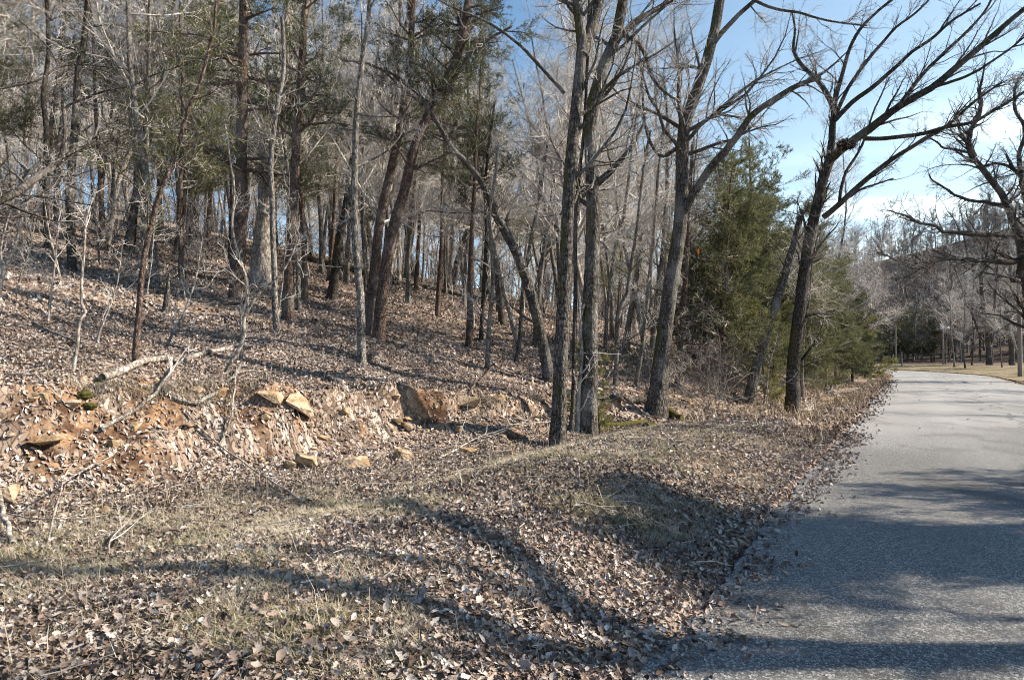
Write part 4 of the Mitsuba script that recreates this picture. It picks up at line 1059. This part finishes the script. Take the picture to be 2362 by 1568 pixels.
def lying(name, label, pts, w, lift=(0.02,), mat='bark_pale', cat='branch', sides=8, twigs=0.0, seed=1, K=16, arc=0.0, end=None):
    """a stick, log or root following the ground through the given overview points"""
    rng = RNG(seed)
    Q = np.array([seen(*p)[1] for p in pts])
    d = seen(*pts[len(pts) // 2])[0]
    R = np.linspace(w[0], w[1], K) / 1595.3 * d / 2
    P = resample(Q, K)
    P[:, 2] = np.maximum(ground_h(P[:, 0], P[:, 1]), P[:, 2] - 0.05) + R * 0.75 + np.interp(np.linspace(0, 1, K), np.linspace(0, 1, len(lift)), lift)
    P = wobble(rng, P, 0.25 * R.mean() + 0.004)
    key = numbered(name)
    say(key, label, cat)
    m = solid(P, R, sides, rng, 0.09)
    if twigs or end:
        put(f'{key}__stem', m, mat)
    else:
        put(key, m, mat)
    if twigs:
        a = spawn(rng, P[None], R[None], twigs, (0.2, 1), (25, 60), 0.3, 0.55, 5, 0.15, 0.03, 1.2, 0.003)
        b = spawn(rng, *a, 4.0, (0.1, 1), (25, 60), 0.45, 0.6, 4, 0.2, 0.03, 0.5, 0.0022)
        put(f'{key}__twigs', join([tubes(*a, 5), tubes(*b, 3)]), 'twig')
        labels[f'{key}__twigs'] = {'kind': 'stuff'}
    if end:
        dd = unit(P[-1] - P[-2])
        c = trimesh.creation.cylinder(R[-1] * 1.01, 0.015, sections=18, transform=trimesh.geometry.align_vectors([0, 0, 1], dd))
        put(f'{key}__cut_end', (np.array(c.vertices) + P[-1] + dd * 0.004, np.array(c.faces)), 'cut_wood', smooth=30)
    return key


lying('fallen_log', 'long dark fallen log lying across the slope in the middle distance', [(690, 598), (780, 622), (900, 652), (1000, 674), (1100, 692), (1200, 696), (1290, 706)], (15, 9), mat='bark_oak', cat='log', sides=12, K=24, lift=(0.08,))
lying('fallen_log', 'second thinner log alongside the long fallen log', [(905, 662), (980, 668), (1060, 684), (1150, 700), (1250, 712)], (8, 5), mat='bark_oak', cat='log', lift=(0.15, 0.05))
lying('fallen_branch', 'pale barkless fallen branch lying from the flaky leaning trunk to the bank lip', [(236, 888), (280, 872), (318, 850), (370, 836), (430, 838), (480, 820), (540, 806), (580, 808)], (16, 9), mat='bark_pale', K=26, lift=(0.06, 0.03, 0.05))
lying('fallen_branch', 'gray curved branch lying in a bow across the top of the bank', [(372, 905), (390, 925), (430, 938), (470, 930), (510, 905), (540, 880), (552, 862)], (10, 9), mat='bark_gray', lift=(0.05, 0.02, 0.1))
lying('fallen_branch', 'thick gray branch slanting down the bank left of the bowed one', [(232, 1000), (290, 970), (330, 945), (370, 905), (410, 862), (440, 835)], (10, 5), mat='bark_gray', lift=(0.03, 0.1, 0.2), twigs=2.0, seed=4)
lying('fallen_branch', 'long pale stick slanting down the bank to the bank foot', [(430, 955), (505, 1035), (560, 1075), (640, 1130), (700, 1165)], (5, 4), lift=(0.03, 0.08, 0.03), twigs=1.0, seed=5)
lying('fallen_branch', 'thin white bent twig standing against the bank in front of the curved sapling', [(505, 1030), (530, 985), (540, 930), (545, 890)], (4, 3), lift=(0.02, 0.12, 0.3))
lying('fallen_branch', 'dark stick lying on the leaves left of the tan kinked sapling', [(75, 752), (110, 770), (160, 790), (190, 812)], (6, 4), mat='bark_gray', lift=(0.05,))
lying('fallen_branch', 'thin pale stick bending over the tan rock by the moss', [(10, 872), (70, 882), (110, 910), (150, 940)], (5, 3), lift=(0.04, 0.1, 0.05))
lying('fallen_branch', 'long white stem arching down to the road verge at the left', [(110, 1265), (140, 1200), (175, 1145), (215, 1110), (262, 1080)], (4, 3), lift=(0.02, 0.35, 0.15))
lying('fallen_branch', 'brown peeled stick leaning at the left edge near the bank foot', [(-5, 1190), (12, 1230), (30, 1262)], (13, 11), lift=(0.25, 0.02))
lying('fallen_branch', 'low tangle of bare stems at the foot of the red earth', [(0, 1200), (90, 1215), (180, 1210), (250, 1200)], (4, 3), lift=(0.1, 0.05), twigs=5.0, seed=8)
lying('fallen_branch', 'tangled gray twigs on the leaves below the bank foot', [(250, 1290), (300, 1230), (360, 1205), (420, 1200)], (4, 2), lift=(0.04, 0.14), twigs=7.0, seed=9)
lying('fallen_branch', 'reddish arching stem springing from the buff stone on the lip', [(1075, 932), (1090, 900), (1130, 865), (1165, 835)], (5, 3), mat='bark_cedar', lift=(0.05, 0.1, 0.25))
lying('fallen_branch', 'white forked twig lying in front of the flared oak', [(1500, 968), (1440, 935), (1408, 905), (1398, 880)], (4, 3), lift=(0.06, 0.12, 0.1), twigs=1.5, seed=12)
lying('fallen_branch', 'bare twigs heaped at the bank foot left of the big oaks', [(1010, 1065), (1080, 1030), (1160, 1000), (1230, 985)], (4, 2), lift=(0.03, 0.1), twigs=7.0, seed=14)
lying('fallen_branch', 'pale stick across the cut below the square brown stone', [(1175, 975), (1215, 985), (1270, 988)], (4, 3), lift=(0.1, 0.14))
lying('fallen_log', 'short cut log with its pale sawn end showing on the bank lip', [(755, 880), (778, 890), (790, 894)], (17, 18), mat='bark_oak', cat='log', end=True, lift=(0.02,))
lying('fallen_log', 'mossy rotten log lying left of the flared oak foot', [(1392, 985), (1440, 984), (1490, 976)], (12, 10), mat='moss', cat='log', lift=(0.01,))
lying('root', 'mossy root spreading left from the flared oak', [(1512, 930), (1470, 930), (1430, 922), (1405, 918)], (26, 6), mat='bark_oak', cat='root', lift=(0.04, 0.0))
lying('root', 'mossy root running right and forward from the flared oak', [(1518, 945), (1535, 955), (1555, 966), (1568, 972)], (24, 9), mat='moss', cat='root', lift=(0.02, 0.0))
lying('root', 'bare root reaching left from the leaning mossy trunk over the hollow', [(1722, 935), (1690, 930), (1660, 918), (1630, 912)], (14, 5), mat='bark_oak', cat='root', lift=(0.04, 0.12, 0.05))
lying('root', 'pale curling root hanging at the dark overhang of the lip', [(545, 890), (550, 872), (570, 868), (610, 872)], (4, 3), cat='root', lift=(0.05, 0.1))
lying('fallen_branch', 'small bare brush pile right of the reaching tree foot', [(1838, 950), (1862, 948), (1880, 945)], (6, 4), mat='bark_gray', lift=(0.03,), twigs=9.0, seed=17)
for i, (px, py, w, lab) in enumerate([(190, 915, 46, 'bright green moss cushion on the bank at the left'), (205, 940, 34, 'darker mossy lump just under the bright moss cushion'), (228, 884, 22, 'small olive moss tuft above the bright moss cushion'), (1500, 985, 40, 'moss mound at the foot of the flared oak')]):
    d, q = seen(px, py)
    m = trimesh.creation.icosphere(4, 1.0)
    v = np.array(m.vertices)
    v = v * (1 + 0.5 * (meshkit.fbm(v * 2.5 + i * 5, 3, i)[:, None] - 0.5) + 0.16 * (meshkit.noise(v * 14, 3)[:, None] - 0.5))
    key = numbered('moss_cushion')
    put(key, (v * np.array([0.5, 0.45, 0.24]) * w / 1595.3 * d + q + [0, 0, 0.02], np.array(m.faces)), 'moss')
    say(key, lab, 'moss')

# nest of leaves and twigs in the reaching tree
rn = RNG(61)
dn = 20.6
c = at(1951, 334, dn - 0.25)
n = 900
u = unit(rn.normal(size=(n, 3))) * rn.uniform(0.3, 1, (n, 1)) ** 0.5 * np.array([0.27, 0.2, 0.15])
tv, tf = plain_leaf(1.5)
V = np.einsum('nij,vj->nvi', turns(rn, n, 1.2), tv) * 0.1 + (c + u)[:, None]
col = np.repeat(np.array([[0.05, 0.04, 0.035]]) * rn.uniform(0.5, 1.6, (n, 1)), len(tv), 0)
put('squirrel_nest__leaves', (V.reshape(-1, 3), (tf[None] + (np.arange(n) * len(tv))[:, None, None]).reshape(-1, 3)), 'tinted', smooth=False, color=col)
p = (c + u * 0.9)[:160]
d = unit(rn.normal(size=(160, 3)) * [1, 1, 0.5])
put('squirrel_nest__twigs', tubes(p[:, None] + d[:, None] * np.linspace(-0.2, 0.2, 3)[None, :, None], np.full((160, 3), 0.006), 3), 'twig_brown')
labels['squirrel_nest__leaves'] = labels['squirrel_nest__twigs'] = {'kind': 'stuff'}
say('squirrel_nest', 'dark bundle of leaves and twigs in the fork of the reaching tree', 'nest')
tv, tf = oak_leaf(0)
q = at(1610, 581, 18.6)
put('orange_leaf', (tv[:, [0, 2, 1]] * 0.16 + q, tf), 'tinted', smooth=True, color=np.tile([[0.75, 0.2, 0.04]], (len(tv), 1)))
say('orange_leaf', 'single bright orange leaf still hanging right of the flared oak', 'leaf')

ms = []
for i in range(130):
    s_ = r_.choice([r_.normal(35, 2.0), r_.normal(52, 3.0)])
    x, y = xy(s_, 1.7 + r_.normal(0, 0.45))
    v, f = stone_mesh(900 + i % 7, np.array([1, 0.8, 0.6]) * r_.uniform(0.12, 0.42), n=12)
    ms.append((v + [x, y, float(ground_h(x, y)) + 0.04], f))
put('ditch_stones', join(ms), 'pale_stone', smooth=15)
say('ditch_stones', 'pale gray stones heaped in the ditch beside the far road', 'stones', kind='stuff')

# ---------------------------------------------------------------- poles, wire, fence, ditch by the far road
def pole(label, px, py_top, py_base, depth, w):
    key = numbered('utility_pole')
    q = at(px, py_base, depth)
    top = at(px, py_top, depth)
    z0 = float(ground_h(q[0], q[1]))
    P = np.array([[q[0], q[1], z] for z in np.linspace(z0 - 0.3, top[2], 8)])
    put(f'{key}__post', solid(P, np.linspace(1.0, 0.72, 8) * w / 2, 10, RNG(3), 0.02), 'pole_wood')
    say(key, label, 'utility pole')
    return key, top


k1, top1 = pole('slim utility pole at the far bend, left of the one with a lamp', 2066, 750, 830, 104, 0.28)
k2, top2 = pole('utility pole carrying a gray can and a white lamp', 2175, 733, 838, 98, 0.28)
k3, top3 = pole('thick gray pole at the right edge beside the twisted oak', 2352, 560, 838, 53, 0.34)
c = at(2171, 753, 97.9)
can = trimesh.creation.cylinder(0.24, 0.75, sections=14)
lid = trimesh.creation.cylinder(0.26, 0.06, sections=14)
put(f'{k2}__transformer_can', trimesh.util.concatenate([can, lid.apply_translation([0, 0, 0.39])]).apply_translation(c + [-0.1, -0.3, 0]), 'gray_metal', smooth=30)
arm = np.linspace(at(2175, 752, 98), at(2186, 756, 97.4), 4)
put(f'{k2}__lamp_arm', tubes(arm[None], np.full((1, 4), 0.04), 6), 'gray_metal')
lamp = trimesh.creation.revolve(np.array([[0.0, 0.22], [0.1, 0.2], [0.16, 0.08], [0.3, -0.02], [0.33, -0.12], [0.0, -0.12]]), sections=14)
put(f'{k2}__lamp_head', lamp.apply_translation(arm[-1]), 'white_lamp', smooth=30)
u = np.linspace(0, 1, 14)[:, None]
cable = lambda a, b, sag: (a * (1 - u) + b * u - np.array([0, 0, 1]) * 4 * sag * u * (1 - u))[None]
put('overhead_wire', tubes(cable(top1 - [0, 0, 0.3], top2 - [0, 0, 3.6], 0.4), np.full((1, 14), 0.02), 4), 'wire')
say('overhead_wire', 'thin wire slanting down to the right between the two far poles', 'wire')

# post and rail fence
F0, F1 = at(2030, 832, 116), at(2128, 828, 121)
n = 9
for i in range(n):
    q = F0 + (F1 - F0) * i / (n - 1)
    z = float(ground_h(q[0], q[1]))
    b = trimesh.creation.box([0.14, 0.14, 1.5]).apply_translation([q[0], q[1], z + 0.55])
    put(numbered('rail_fence__post'), b, 'pole_wood', smooth=False)
for j, h in enumerate((0.45, 0.8, 1.12)):
    pts = np.array([[*(F0 + (F1 - F0) * w)[:2], 0] for w in np.linspace(0, 1, n)])
    pts[:, 2] = ground_h(pts[:, 0], pts[:, 1]) + h
    put(numbered('rail_fence__rail'), tubes(pts[None], np.full((1, n), 0.045), 5), 'pole_wood')
say('rail_fence', 'low post and rail fence at the clearing beyond the road bend', 'fence')
for i, (px, py, d, hh) in enumerate([(2079, 842, 92, 1.9), (2010, 845, 70, 1.0)]):
    q = at(px, py, d)
    z = float(ground_h(q[0], q[1]))
    key = numbered('fence_post')
    put(key, solid(np.array([[q[0], q[1], z - 0.2], [q[0] + 0.03, q[1], z + hh * 0.5], [q[0] + 0.02, q[1], z + hh]]), np.array([0.11, 0.1, 0.095]), 8, RNG(i), 0.05), 'pole_wood')
    say(key, ['stout wooden post before the rail fence near the slim utility pole', 'short leaning wooden post at the edge of the cedars by the road'][i], 'post')
